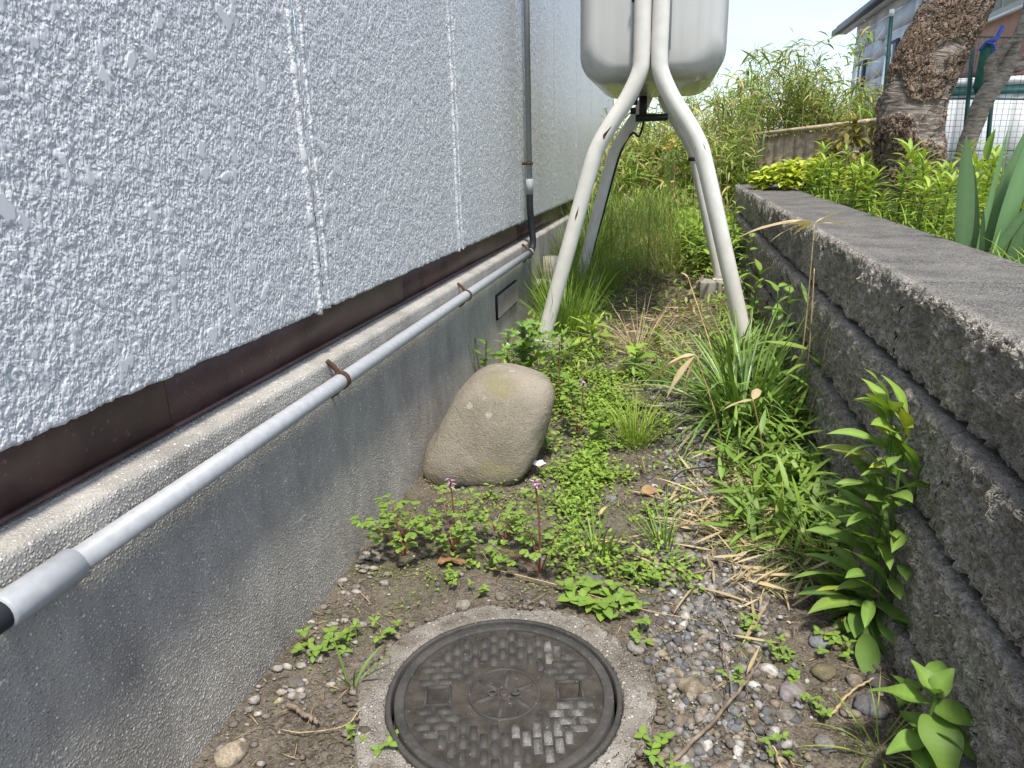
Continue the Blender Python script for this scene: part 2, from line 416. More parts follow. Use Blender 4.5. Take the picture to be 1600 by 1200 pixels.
PROF = {
    'grass': lambda t: np.minimum(1, .55 + 1.8 * t) * (1 - t ** 2.4),
    'lance': lambda t: np.sin(PI * np.clip(t, 0, 1) ** .75) ** .85 + .03,
    'ovate': lambda t: np.sin(PI * np.clip(t, 0, 1) ** .62) ** .8 + .04,
    'oblan': lambda t: (.16 + .84 * np.sin(PI * np.clip(t, 0, 1) ** 1.6)) * (1 - t ** 14),
    'wedge': lambda t: (.10 + .9 * t ** .8) * np.where(t > .97, .55, 1),
    'sword': lambda t: np.minimum(1, .7 + .8 * t) * (1 - t ** 4.5),
    'thistle': lambda t: (np.sin(PI * np.clip(t, .02, 1) ** .8) ** .7) * (.34 + .66 * np.abs(((t * 6.0) % 1.0) * 2 - 1)) + .03,
    'serrate': lambda t: (np.sin(PI * np.clip(t, 0, 1) ** .62) ** .8) * (.88 + .12 * np.abs(((t * 9.0) % 1.0) * 2 - 1)) + .03,
}
def blades(base, az, Ln, Wd, el, droop, seg=5, prof='grass', fold=.2, tint=(1, 1, 1), roll=0.0, wave=0.0, vein=0.0):
    base = np.asarray(base, float).reshape(-1, 3); N = len(base)
    az, Ln, Wd, el, droop, roll = [np.broadcast_to(np.asarray(x, float), (N,)) for x in (az, Ln, Wd, el, droop, roll)]
    t = np.linspace(0, 1, seg + 1)
    tm = (t[:-1] + t[1:]) / 2
    ang = el[:, None] - droop[:, None] * tm[None]
    h = np.stack([np.cos(az), np.sin(az), 0 * az], -1)
    st = (Ln / seg)[:, None, None] * (np.cos(ang)[..., None] * h[:, None] + np.sin(ang)[..., None] * np.array([0, 0, 1.]))
    P = np.concatenate([base[:, None], base[:, None] + np.cumsum(st, 1)], 1)
    angv = el[:, None] - droop[:, None] * t[None]
    side = np.stack([-np.sin(az), np.cos(az), 0 * az], -1)[:, None] * np.ones((1, seg + 1, 1))
    nor = -np.sin(angv)[..., None] * h[:, None] + np.cos(angv)[..., None] * np.array([0, 0, 1.])
    cr, sr = np.cos(roll)[:, None, None], np.sin(roll)[:, None, None]
    s2 = side * cr + nor * sr; n2 = nor * cr - side * sr
    w = .5 * Wd[:, None] * PROF[prof](t)[None]
    if wave: n2w = n2 * (np.sin(t * 9 + rng.uniform(0, 6, N)[:, None]) * wave)[..., None] * w[..., None]
    else: n2w = 0
    Lf = P - s2 * w[..., None] + n2 * (fold * w)[..., None] + n2w
    Rt = P + s2 * w[..., None] + n2 * (fold * w)[..., None] - n2w
    V = np.stack([Lf, P, Rt], 2)        # N, seg+1, 3, 3
    k = np.arange(N)[:, None, None] * (seg + 1) * 3 + np.arange(seg)[None, :, None] * 3 + np.arange(2)[None, None, :]
    Q = np.stack([k, k + 1, k + 4, k + 3], -1).reshape(-1, 4)
    ti = np.asarray(tint, float)
    if ti.ndim == 1: ti = np.tile(ti, (N, 1))
    Cc = np.repeat(ti[:, None], (seg + 1) * 3, 1).reshape(N, seg + 1, 3, 3) * np.array([.95, 1.18, .95])[None, None, :, None]
    if vein: Cc = Cc * (1 + vein * (np.arange(seg + 1) % 2 * 2 - 1))[None, :, None, None] * np.array([1, 1.25, 1])[None, None, :, None]
    return V.reshape(-1, 3), Q, None, Cc.reshape(-1, 3)
def gtint(N, base=(1, 1, 1), v=.25, yel=.2):
    b = np.asarray(base, float) * (1 + rng.uniform(-v, v, (N, 1)))
    y = rng.uniform(0, yel, (N, 1))
    return b * np.concatenate([1 + 1.2 * y, 1 + .35 * y, 1 - .3 * y], 1)
U = lambda a, b, n=None: rng.uniform(a, b, n)

# ------------------------------------------------------------------ ground
def gz(x, y):
    y = np.asarray(y, float); t = np.clip((y - 2.0) / 1.6, 0, 1); s = t * t * (3 - 2 * t)
    return .11 * s + np.clip(y - 3.6, 0, 8) * .05
def gnoise(x, y): return (fbm(np.asarray(x) * 6, np.asarray(y) * 6, 0, 3, 3) - .5) * .03 * np.clip(np.abs(np.hypot(np.asarray(x) + .275, np.asarray(y) - 1.09) - .29) * 8, 0, 1)
def gh(x, y): return gz(x, y) + gnoise(x, y)
ya = [-30, -12, -4, -1, 0, .4]; y = .6
while y < 14: ya.append(y); y += max(.0065, .0045 * y) if y < 3.2 else .0075 * y
ya += [16, 20, 30, 50, 80, 120]
xa = [-80, -30, -10, -3, -1.2, -.9] + list(np.arange(-.84, .64, .0075)) + [.75, 1, 2, 5, 12, 30, 80]
X, Y = np.meshgrid(np.array(xa), np.array(ya), indexing='ij')
Z = gh(X, Y) - np.where((X < -.9) | (X > .62), .02, 0)
lid = np.hypot(X + .275, Y - 1.09); Z = np.where(lid < .27, Z - .06, Z)
struct(MB().add(np.stack([X, Y, Z], -1), gridfaces(len(xa), len(ya))).build('ground', 'soil'))
def gg(x, y): return .60 + .012 * np.asarray(y) + (fbm(np.asarray(x) * 3, np.asarray(y) * 3, 0, 3, 11) - .5) * .05 - .16 * np.clip(-(np.asarray(y) - 1.0), 0, 1)
xa2 = np.concatenate([np.arange(.93, 3.4, .03), [4, 6, 10, 20, 80]]); ya2 = np.concatenate([[-30, -8, -2], np.arange(0, 7, .035), np.arange(7, 14, .2), [18, 30, 60, 120]])
X, Y = np.meshgrid(xa2, ya2, indexing='ij')
struct(MB().add(np.stack([X, Y, gg(X, Y)], -1), gridfaces(len(xa2), len(ya2))).build('garden_ground', 'soil'))

# ------------------------------------------------------------------ stucco house on the left
house = thing('stucco_house', (-.85, 4.6, 0), 'pale grey stucco house wall on a rough concrete foundation along the left', 'house')
def extrude(profile, ys, cols=None, zslope=0.0, caps=True, jit=None):
    P = np.asarray(profile, float); ys = np.asarray(ys, float)
    V = np.stack([np.stack([P[:, 0], 0 * P[:, 0] + y, P[:, 1] + zslope * y], -1) for y in ys])
    if jit is not None: V = jit(V)
    c = np.ones((len(ys), len(P), 3)) if cols is None else np.tile(np.asarray(cols, float), (len(ys), 1, 1))
    mb = MB().add(V.reshape(-1, 3), gridfaces(len(ys), len(P)), c=c.reshape(-1, 3))
    if caps:
        for k, rev in ((0, 1), (len(ys) - 1, 0)):
            cen = V[k].mean(0)[None]; n = len(P); t = [(n, i, i + 1) if rev else (n, i + 1, i) for i in range(n - 1)] + [(n, n - 1, 0) if rev else (n, 0, n - 1)]
            mb.add(np.concatenate([V[k], cen]), None, t, c=np.concatenate([c[k], c[k][:1]]))
    return mb
def poly(pts, step):
    o = []
    for (a, b) in zip(pts[:-1], pts[1:]):
        a = np.array(a[:2], float); b = np.array(b[:2], float); n = max(1, int(np.ceil(np.linalg.norm(b - a) / (step if not callable(step) else step(a)))))
        o += [a + (b - a) * i / n for i in range(n)]
    o.append(np.array(pts[-1][:2], float)); return np.array(o)
HE = 10.4
def ysteps(y0, y1, k=.0042, mn=.0042, mx=.05):
    o = [y0]
    while o[-1] < y1: o.append(o[-1] + min(mx, max(mn, k * max(o[-1], .2))))
    o[-1] = y1
    if len(o) > 2 and o[-1] <= o[-2]: o.pop(-2)
    return np.array(o)
fp = poly([(-.78, -.35), (-.781, .544), (-.784, .551), (-.791, .555), (-.875, .566)], .0052)
fys = np.concatenate([[-1, .2], ysteps(.45, HE, .0042, .005)])
extrude(fp, fys, caps=False).build('foundation', 'foundation_concrete', house)
MB().add(*box(-4, -.79, HE - .02, HE, -.35, .55)).build('foundation', 'foundation_concrete', house)
# metal flashing strip, in lengths
fj = [-1, .20, 1.005, 2.16, 3.98, 5.8, 7.6, HE]
for a, b in zip(fj[:-1], fj[1:]):
    mb = MB(); mb.add(*box(-.846, -.838, a + .0015, b - .0015, .5675, .70)); mb.add(*box(-.846, -.830, a + .0015, b - .0015, .5665, .5715)); mb.build('flashing', 'flashing', house, smooth=False)
MB().add(*box(-4, -.85, -1, HE - .03, .50, .80)).build('sill_board', 'dark_core', house)
# stucco panels between the joints
pj = [-1, .33, 1.54, 2.72, 3.93, 5.17, 6.4, 7.6, 8.8, HE]
for a, b in zip(pj[:-1], pj[1:]):
    ys = ysteps(max(a, -.9) + .001, b - .001, .0034, .0042)
    ymid = max(.6, a)
    ztop = 1.35 + .19 * max(b, .6) + .25
    zs = []; z = .672
    st = max(.0048, .0034 * ymid)
    while z < ztop: zs.append(z); z += st
    zs += [ztop + .3, 3.55]
    prof = np.concatenate([[(-.858, .676), (-.835, .673), (-.815, .671), (-.806, .6705)], np.stack([np.full(len(zs), -.80), zs], -1), [(-.87, 3.55)]])
    def jit(V):
        n = (vnoise(V[:, :, 1] * 45, V[:, :, 1] * 0, 0, 5) - .5) * .012 + (vnoise(V[:, :, 1] * 160, V[:, :, 1] * 0, 0, 9) - .5) * .008
        f = np.clip((.70 - V[:, :, 2]) / .03, 0, 1); V[:, :, 2] += n * f * .4
        return V
    extrude(prof, ys, caps=False, jit=jit).build('stucco_panel', 'stucco', house)
# raised double beads of stucco at the panel joints
for yj in pj[1:-1]:
    for dy, r, zb in ((-.026, .0105, .664), (.026, .0075, .668)):
        zz = np.arange(zb, 1.9 + .25 * yj, max(.004, .0035 * yj)); wob = (vnoise(zz * 16, 0 * zz, yj * 7, 2) - .5) * .010
        r *= 1 if yj < 3.5 else .5; rr = r * (.8 + .45 * vnoise(zz * 60, 0 * zz, yj * 3 + dy * 90, 4))
        P = np.stack([-.804 + 0 * zz, yj + dy + wob, zz], -1)
        v, q, t = tube(P, rr, 10); MB().add(v, q, t, c=(1.04, 1.04, 1.03)).build('joint_bead', 'stucco', house)
MB().add(*box(-4, -.79, HE, HE + .03, .67, 3.55)).build('end_wall', 'stucco', house)
rf = MB().add(*box(-5, -.66, -1.5, HE + .4, 3.55, 3.68)); rf.build('roof', 'roof_metal', house, smooth=False)
# foundation vent
vent = MB().add(*box(-.7795, -.772, 3.185, 3.64, .28, .40)).build('vent', 'dark_core', house, smooth=False)
for k in range(17):
    yy = 3.20 + k * .027; MB().add(*bevel_box(-.7745, -.766, yy, yy + .012, .287, .393, .002)).build('slat', 'smooth_concrete', vent)

# ------------------------------------------------------------------ conduit along the foundation
cd = thing('conduit_pipe', (-.752, .6, .5), 'grey plastic conduit clamped along the foundation and rising up the stucco', 'pipe')
px, pz = -.752, .505
MB().add(*tube([(px, .66, pz), (px, 1.5, pz + .002), (px, 2.6, pz + .004), (px, 3.90, pz + .002)], .0185, 20)).build('pipe', 'pvc', cd)
MB().add(*tube([(px, .565, pz), (px, .57, pz), (px, .675, pz), (px, .677, pz)], [.0225, .0235, .0235, .0205], 24)).build('sleeve', 'pvc', cd)
MB().add(*tube(smooth_path([(px, .3, pz - .03), (px, .45, pz - .004), (px, .575, pz)], 12), .0195, 18)).build('hose', 'rubber', cd)
MB().add(*tube([(px, 3.87, pz + .002), (px, 3.935, pz + .002), (px, 3.937, pz + .002)], [.023, .023, .019], 20)).build('sleeve', 'pvc', cd)
rx, ry = -.748, 3.99
MB().add(*tube(smooth_path([(px, 3.92, pz + .002), (px + .002, 3.965, pz + .012), (px + .006, 3.992, pz + .055), (px - .004, 4.0, pz + .16), (rx - .012, ry, .76), (rx - .012, ry, .835)], 30), .019, 16)).build('hose', 'rubber', cd)
MB().add(*tube([(rx - .012, ry, .82), (rx - .012, ry, .90), (rx - .012, ry, .902)], [.021, .021, .018], 18)).build('sleeve', 'pvc', cd)
MB().add(*tube([(rx - .012, ry, .89), (rx - .012, ry, 3.5)], .0158, 18)).build('riser', 'pvc', cd)
def clamp(parent, p, axis, r, standoff):
    x, y, z = p; mb = MB(); a = np.linspace(-2.4, 2.4, 22)
    w = .007
    ring = []
    for rr in (r, r + .003):
        for s in (-w, w):
            if axis == 'y': ring.append(np.stack([x + rr * np.cos(a), y + s + 0 * a, z + rr * np.sin(a)], -1))
            else: ring.append(np.stack([x + rr * np.cos(a), y + rr * np.sin(a), z + s + 0 * a], -1))
    V = np.stack([ring[0], ring[1], ring[3], ring[2], ring[0]], 1)
    mb.add(V.reshape(-1, 3), gridfaces(22, 5))
    if axis == 'y':
        mb.add(*tube(smooth_path([(x - .006, y, z + r), (x - .012, y - .002, z + r + .012), (x - standoff, y, z + r + .028)], 8), .006, 8))
        mb.add(*tube(smooth_path([(x - .006, y, z - r), (x - .016, y, z - r - .012), (x - standoff, y - .001, z - r - .022)], 8), .006, 8))
    else:
        mb.add(*box(x - standoff, x - r * .6, y - .006, y + .006, z - .008, z + .008))
    mb.build('clamp', 'rust', parent)
for yy in (1.49, 2.60, 3.87): clamp(cd, (px, yy, pz + .003), 'y', .0195 if yy < 3.8 else .0235, .032)
clamp(cd, (rx - .012, ry, .985), 'z', .0185, .055); clamp(cd, (rx - .012, ry, 2.2), 'z', .0185, .055)

# ------------------------------------------------------------------ block retaining wall on the right
bw = thing('block_wall', (.75, 3.6, 0), 'low dark split-faced concrete block retaining wall with weathered grey top', 'wall')
SL = .0104
def rprof(x0, x1, z0, z1, st):
    # front-bottom -> front face -> rounded arris -> top -> back
    ar = [(x0 + .012 * (1 - math.cos(a)), z1 - .012 + .012 * math.sin(a)) for a in np.linspace(0, PI / 2, 4)]
    p = [(x0 + .03, z0), (x0 + .006, z0), (x0, z0 + .006)] + ar + [(x1, z1), (x1, z0)]
    return p
WALL_TOP = .679
def block(y0, y1, z0, z1, x0, x1, top_fine):
    near = max(.6, y0)
    st = max(.0062, .0048 * near)
    pts = rprof(x0, x1, z0, z1, st)
    front = poly(pts[:7], st); topn = poly(pts[6:8], st * (1.2 if top_fine else 4)); back = poly(pts[7:], .05)
    P = np.concatenate([front, topn[1:], back[1:]])
    cols = np.ones((len(P), 3)) * .0; 
    nf = len(front)
    cols[:nf, 0] = 1.0
    d = np.maximum(0, P[:, 0] - (x0 + .012)); cols[nf:, 0] = np.clip(1 - d[nf:] / .03, 0, 1) * .55
    cols[P[:, 1] < z0 + 1e-6, 0] = .2; cols[nf - 4:nf, 0] = .75
    ys = ysteps(y0, y1, .0048, .0062)
    return extrude(P, ys, cols=cols, zslope=SL, caps=False)
cj = [[-1.0, -.05, .90, 1.85, 2.79, 3.73, 4.67, 5.62, 6.75], [-1.0, .42, 1.37, 2.32, 3.26, 4.2, 5.15, 6.75], [-1.0, -.05, .90, 1.85, 2.79, 3.73, 4.67, 5.62, 6.75], [-1.0, .42, 1.37, 2.32, 3.26, 4.2, 5.15, 6.75]]
cx = [.565, .535, .512, .490]; ct = [WALL_TOP, WALL_TOP - .205, WALL_TOP - .42, WALL_TOP - .635]; cb = [WALL_TOP - .190, WALL_TOP - .405, WALL_TOP - .620, WALL_TOP - .90]
for k in range(4):
    for a, b in zip(cj[k][:-1], cj[k][1:]):
        g_ = .0014 if k == 0 else .0004
        block(a + g_, b - g_, cb[k], ct[k], cx[k] + U(-.001, .001), .935, k == 0).build('block', 'split_block', bw)
extrude([(.60, -.2), (.60, WALL_TOP - .014), (.93, WALL_TOP - .014), (.93, -.2)], [-.99, 6.74], zslope=SL).build('mortar_core', 'dark_core', bw, smooth=False)

# ------------------------------------------------------------------ manhole
MC = np.array([-.275, 1.09]); MZ = .006
mh = thing('manhole', (MC[0], MC[1], MZ), 'round cast iron manhole cover set in a rough concrete collar', 'manhole')
def revolve(prof, n=128, cen=MC, z0=MZ, wob=0, seed=1):
    a = np.linspace(0, 2 * PI, n, endpoint=False); P = np.asarray(prof, float)
    R_ = P[None, :, 0] + (wob * (fbm(np.cos(a) * 2.5, np.sin(a) * 2.5, 0, 3, seed)[:, None] - .5) * (P[None, :, 0] > .27) if wob else 0)
    V = np.stack([cen[0] + R_ * np.cos(a)[:, None], cen[1] + R_ * np.sin(a)[:, None], z0 + P[None, :, 1] + 0 * a[:, None]], -1)
    return V.reshape(-1, 3), gridfaces(n, len(P), True)
pr = [(.2465, -.08), (.2465, .006)] + [(r, .008 - .004 * ((r - .25) / .06) ** 2) for r in np.arange(.25, .300, .0045)] + [(.304, -.004), (.309, -.02), (.312, -.05)]
MB().add(*revolve(pr, 420, wob=.07)).build('collar', 'collar_concrete', mh)
MB().add(*revolve([(.233, -.03), (.233, .0115), (.2345, .013), (.2425, .0125), (.244, .010), (.2455, -.03)], 160)).build('frame', 'cast_iron', mh)
lidm = MB(); v, q = revolve([(.0005, .006), (.06, .006), (.12, .006), (.18, .006), (.206, .006), (.2065, .0105), (.208, .0112), (.224, .0112), (.2265, .010), (.228, -.02)], 160)
# key pockets are cut through the plate as sunk boxes: plate is a disc with two openings
KA = math.radians(14.0); ku = np.array([math.cos(KA), math.sin(KA)]); kv = np.array([-math.sin(KA), math.cos(KA)])
def lp(u, w, z): return (MC[0] + ku[0] * u + kv[0] * w, MC[1] + ku[1] * u + kv[1] * w, MZ + z)
n_ = 221; gu = np.linspace(-.208, .208, n_); GU, GW = np.meshgrid(gu, gu, indexing='ij')
lid_o = None
KEYS = (-.137, .137); KH = .022
rr = np.hypot(GU, GW); inpocket = np.zeros_like(rr, bool)
for k in KEYS: inpocket |= (np.abs(GU - k) < KH) & (np.abs(GW) < KH)
VV = np.stack([MC[0] + ku[0] * GU + kv[0] * GW, MC[1] + ku[1] * GU + kv[1] * GW, MZ + .006 - .045 * inpocket + .0006 * (fbm(GU * 120, GW * 120, 0, 2, 6) - .5) * 2], -1).reshape(-1, 3)
Q = gridfaces(n_, n_); keep = (rr.reshape(-1)[Q].max(1) < .2075); lidm.add(VV, Q[keep])
lid_o = lidm.build('lid', 'lid_dirt', mh)
MB().add(*revolve([(.2055, .004), (.206, .0105), (.208, .0116), (.224, .0116), (.2265, .010), (.228, -.02)], 160)).build('lid_rim', 'cast_iron', lid_o)
def lring(r0, r1, z0, z1, name, mat): MB().add(*revolve([(r0, z0), (r0 + .0006, z1), (r1 - .0006, z1), (r1, z0)], 96)).build(name, mat, lid_o)
lring(.070, .075, .004, .0102, 'emblem_ring', 'cast_iron'); lring(.0, .010, .004, .0105, 'emblem_boss', 'cast_iron')
def lbar(u0, w0, u1, w1, wd, z1, name, mat):
    d = np.array([u1 - u0, w1 - w0]); d /= np.linalg.norm(d); p = np.array([-d[1], d[0]]) * wd / 2; q_ = p * .72
    b = [(u0 + p[0], w0 + p[1]), (u1 + p[0], w1 + p[1]), (u1 - p[0], w1 - p[1]), (u0 - p[0], w0 - p[1])]
    t_ = [(u0 + q_[0] + d[0] * wd * .12, w0 + q_[1] + d[1] * wd * .12), (u1 + q_[0] - d[0] * wd * .12, w1 + q_[1] - d[1] * wd * .12), (u1 - q_[0] - d[0] * wd * .12, w1 - q_[1] - d[1] * wd * .12), (u0 - q_[0] + d[0] * wd * .12, w0 - q_[1] + d[1] * wd * .12)]
    V = [lp(x, y, .004) for x, y in b] + [lp(x, y, z1) for x, y in t_]
    MB().add(V, [(4, 5, 6, 7), (0, 1, 5, 4), (1, 2, 6, 5), (2, 3, 7, 6), (3, 0, 4, 7)]).build(name, mat, lid_o, smooth=False)
for k in range(6):      # radiating petals of the worn emblem
    a = k * PI / 3 + .35; c_, s_ = math.cos(a), math.sin(a)
    lbar(.018 * c_, .018 * s_, .066 * c_, .066 * s_, .010, .0096, 'emblem_petal', 'cast_iron')
for u0 in (-.024, .024):
    MB().add(*tube([lp(u0 + .008 * math.cos(a), .008 * math.sin(a), .0098) for a in np.linspace(0, 2 * PI, 13)], .0022, 6, False)).build('emblem_letter', 'cast_iron', lid_o)
for k in KEYS:          # raised surround of each lifting pocket
    for a in ((-1, -1, 1, -1), (1, -1, 1, 1), (1, 1, -1, 1), (-1, 1, -1, -1)):
        e = KH + .0035; lbar(k + a[0] * e, a[1] * e, k + a[2] * e, a[3] * e, .006, .0112, 'pocket_rim', 'cast_iron')
def worn(u, w): return (u > .06 and w < .03 and u * .8 - w * .6 > .06) or (u > .10 and w > .10) or (u > .02 and w < -.05 and u - w > .12)
cell = .0205
cnt = 0
for iu in range(-11, 12):
    for iw in range(-11, 12):
        # bricks: long axis along u in the side sectors, along w in the front/back sectors
        u = iu * cell; w = iw * cell
        side = abs(u) > abs(w) * 1.05
        if side and (iu + iw) % 2 == 0: l0, l1, wd, ax = u - cell * .93, u + cell * .93, cell * .86, 0
        elif not side and (iu + iw) % 2 == 0: l0, l1, wd, ax = w - cell * .93, w + cell * .93, cell * .86, 1
        else: continue
        l0 += .002; l1 -= .002
        ends = [(l0, w), (l1, w)] if ax == 0 else [(u, l0), (u, l1)]
        rs = [math.hypot(*e_) for e_ in ends]
        if max(rs) > .2045 or min(rs) < .083 or math.hypot(u, w) < .084: continue
        if any(abs(x_ - k) < KH + .014 and abs(y_) < KH + .014 for k in KEYS for x_, y_ in ends + [(u, w)]): continue
        lbar(*ends[0], *ends[1], wd, .0102 + U(-.0008, .0006), 'tread_tile', 'iron_worn' if worn(u, w) and U(0, 1) < .85 else 'cast_iron'); cnt += 1

mh.scale = (.935, .935, 1)
# ------------------------------------------------------------------ boulder
def ico(sub):
    import bmesh
    bm = bmesh.new(); bmesh.ops.create_icosphere(bm, subdivisions=sub, radius=1); bm.verts.index_update()
    v = np.array([q.co[:] for q in bm.verts]); f = np.array([[w.index for w in p.verts] for p in bm.faces]); bm.free(); return v, f
iv, itf = ico(6)
def superell(v, p):
    n = (np.abs(v) ** p).sum(1) ** (1 / p); return v / n[:, None]
bv = superell(iv, 3.4)
bv = bv * np.array([.180, .16, .184])
top = np.clip(bv[:, 2] / .205, -1, 1)
bv[:, 0] *= 1.04 - .15 * np.clip(top + .3, 0, 1.3)
bv[:, 0] += .072 * (bv[:, 2]) / .192; bv[:, 1] += .06 * bv[:, 2] / .205
bv[:, 2] += -.05 * (bv[:, 0] / .18) * (top > 0) * top * .4
nn = (fbm(bv[:, 0] * 7 + 5, bv[:, 1] * 7 + 5, bv[:, 2] * 7 + 5, 3, 21) - .5)
bv = bv * (1 + .16 * nn)[:, None]
bld = MB().add(bv + np.array([-.55, 2.16, .150]), None, itf).build('boulder', 'boulder_stone')
tag(bld, 'large smooth tan boulder leaning against the concrete foundation', 'boulder')

# ------------------------------------------------------------------ oil tank on bent tubular legs
TX, TY0, TY1, TZ = -.105, 3.50, 4.62, 1.33
tank = thing('oil_tank', (TX, 4.05, .2), 'pale beige steel heating oil tank raised on bent tubular legs', 'tank')
def rrect(w, h, r, n=10):
    o = []
    for cx_, cz_, a0 in ((w - r, h - r, 0), (-w + r, h - r, PI / 2), (-w + r, -h + r, PI), (w - r, -h + r, 3 * PI / 2)):
        for a in np.linspace(a0, a0 + PI / 2, n): o.append((cx_ + r * math.cos(a), cz_ + r * math.sin(a)))
    return np.array(o)
TH = .46; zc = TZ + TH
rings = []
for t_ in np.linspace(0, 1, 10): rings.append((TY0 + .10 * (1 - math.cos(t_ * PI / 2)) , 1 - .10 * (1 - math.sin(t_ * PI / 2)) - (.0 if t_ > 0 else 0)))
rings = [(TY0 - .008, .35), (TY0 - .004, .60)] + [(TY0 + .09 * (1 - math.sin(a)) if False else TY0 + .15 * (1 - math.cos(b_)), .76 + .24 * math.sin(b_)) for a, b_ in [(x, x) for x in np.linspace(0, PI / 2, 9)]]
full = rings + [(TY0 + TY1 - y_, s_) for y_, s_ in rings[::-1]]
W_ = .333
VV = []
for y_, s_ in full:
    sh = rrect(W_ * 1.0, TH * 1.0, .13, 10)
    k = (1 - s_) * W_
    sh = np.stack([np.sign(sh[:, 0]) * np.maximum(np.abs(sh[:, 0]) - k, 0.0), np.sign(sh[:, 1]) * np.maximum(np.abs(sh[:, 1]) - k, 0.0)], -1)
    VV.append(np.stack([TX + sh[:, 0], 0 * sh[:, 0] + y_, zc + sh[:, 1]], -1))
VV = np.array(VV); nr, npnt = VV.shape[:2]
mb = MB(); i = np.arange(nr - 1)[:, None]; j = np.arange(npnt)[None, :]
A = i * npnt + j; B = i * npnt + (j + 1) % npnt
V_ = np.concatenate([VV.reshape(-1, 3), VV[0].mean(0)[None], VV[-1].mean(0)[None]])
T_ = [(nr * npnt, k, (k + 1) % npnt) for k in range(npnt)] + [(nr * npnt + 1, (nr - 1) * npnt + (k + 1) % npnt, (nr - 1) * npnt + k) for k in range(npnt)]
mb.add(V_, np.stack([A, A + npnt, B + npnt, B], -1).reshape(-1, 4), T_).build('tank_body', 'tank_paint', tank)
LR = .0375
def leg(yl, s, zf, foot_dx):
    yy = yl; x0 = TX + s * (LR + .001)
    P = [(x0, yy, 2.15), (x0, yy, 1.60), (x0, yy, 1.43), (x0 + s * .010, yy, 1.355), (x0 + s * .062, yy, 1.25), (TX + s * .178, yy, 1.135), (TX + s * .228, yy, 1.05), (TX + s * .264, yy, .945), (TX + s * (.264 + (foot_dx - .264) * .5), yy, (.945 + zf) / 2), (TX + s * foot_dx, yy, zf)]
    return smooth_path(P, 70)
feet = []
for yl, zf, fd in ((TY0 - .045, .13, .495), (TY1 + .0, .26, .445)):
    for s in (-1, 1):
        P = leg(yl, s, zf, fd); lo = MB().add(*tube(P, LR, 20)).build('leg', 'leg_paint', tank)
        fx, fy = P[-1][0], P[-1][1]; feet.append((fx, fy, zf))
        MB().add(*bevel_box(fx - .05, fx + .05, fy - .05, fy + .05, zf - .006, zf + .003, .002)).build('foot_plate', 'leg_paint', lo)
    for zz in (1.655, 1.95):
        for s in (-1, 1):
            yo = yl - (LR * .2 if yl < 4 else -LR * .2)
            MB().add(*tube([(TX + s * (2 * LR + .001), yo + .01, zz), (TX + s * (2 * LR + .013), yo + .01, zz)], .0095, 6)).build('bolt', 'black_metal', tank)
    MB().add(*box(TX - .085, TX + .085, (yl + .022) if yl < 4 else (yl - .03), (yl + .03) if yl < 4 else (yl - .022), 1.45, 2.1)).build('bracket', 'tank_paint', tank)
# rust spot patches are shallow blisters on the legs
def blister(P, idx, a, L_, w_, name='rust_patch', mat='rust'):
    d = np.array([math.cos(a), -math.sin(a) * 1.0, 0]); n = 10; V = []
    for k in range(n):
        t_ = k / (n - 1); p = P[min(idx + int(t_ * L_), len(P) - 1)] + (P[min(idx + int(t_ * L_) + 1, len(P) - 1)] - P[min(idx + int(t_ * L_), len(P) - 1)]) * ((t_ * L_) % 1)
        for b in np.linspace(-1, 1, 5):
            aa = a + b * w_ * math.sin(PI * (t_ * .96 + .02)) * (1 + .25 * math.sin(7 * t_ + 3 * b)); V.append(p + (LR + .0007) * np.array([math.cos(aa), -math.sin(aa), 0]))
    MB().add(V, gridfaces(n, 5)).build(name, mat, tank)
PL = leg(TY0 - .045, -1, .13, .495); PR = leg(TY0 - .045, 1, .13, .495); PRR = leg(TY1, 1, .26, .445)
blister(PL, 38, 1.25, 5, .32); blister(PL, 57, 1.6, 1.2, .1); blister(PR, 45, 1.1, 4, .05, 'scratch', 'black_metal'); blister(PR, 43, .6, 1.5, .08, 'scratch', 'black_metal')
kk = 52; MB().add(*tube([PRR[kk] + (0, 0, .012), PRR[kk] + (0, 0, .010), PRR[kk] - (0, 0, .010), PRR[kk] - (0, 0, .012)], [LR, LR + .006, LR + .006, LR], 16)).build('rust_collar', 'rust', tank)
# outlet valve and filter under the tank, with copper line in black sheath
MB().add(*tube([(TX - .06, 4.35, 1.34), (TX - .06, 4.35, 1.22)], [.022, .022], 12)).build('outlet_pipe', 'black_metal', tank)
MB().add(*tube([(TX - .10, 4.35, 1.215), (TX + .08, 4.35, 1.215)], .020, 12)).build('valve', 'black_metal', tank)
MB().add(*tube([(TX - .13, 4.35, 1.255), (TX - .10, 4.35, 1.255)], .018, 10)).build('valve_handle', 'black_metal', tank)
MB().add(*tube([(TX - .11, 4.10, 1.36), (TX - .11, 4.10, 1.27)], [.035, .03], 12)).build('drain_plug', 'black_metal', tank)
rl = leg(TY1, -1, .26, .445)
MB().add(*tube(smooth_path([(TX - .05, 4.35, 1.21), (TX - .08, 4.42, 1.12), tuple(rl[38] + (.045, -.03, 0)), tuple(rl[50] + (.04, -.02, 0)), tuple(rl[62] + (.038, -.01, 0)), tuple(rl[69] + (.03, 0, 0))], 40), .007, 8)).build('fuel_line', 'rubber', tank)
fl = ['under the near left tank leg beside the thistle', 'under the near right tank leg behind the broad grass clump', 'under the far left tank leg in tall grass', 'under the far right tank leg beside the block wall']
for (fx, fy, fz), l in zip(feet, fl):
    g0 = float(gz(fx, fy)) - .06
    o = MB().add(*bevel_box(fx - .13, fx + .13, fy - .12, fy + .12, g0, fz - .0062, .008)).build('footing_block', 'smooth_concrete')
    tag(o, 'weathered concrete footing block ' + l, 'block', 'footing blocks of the oil tank')

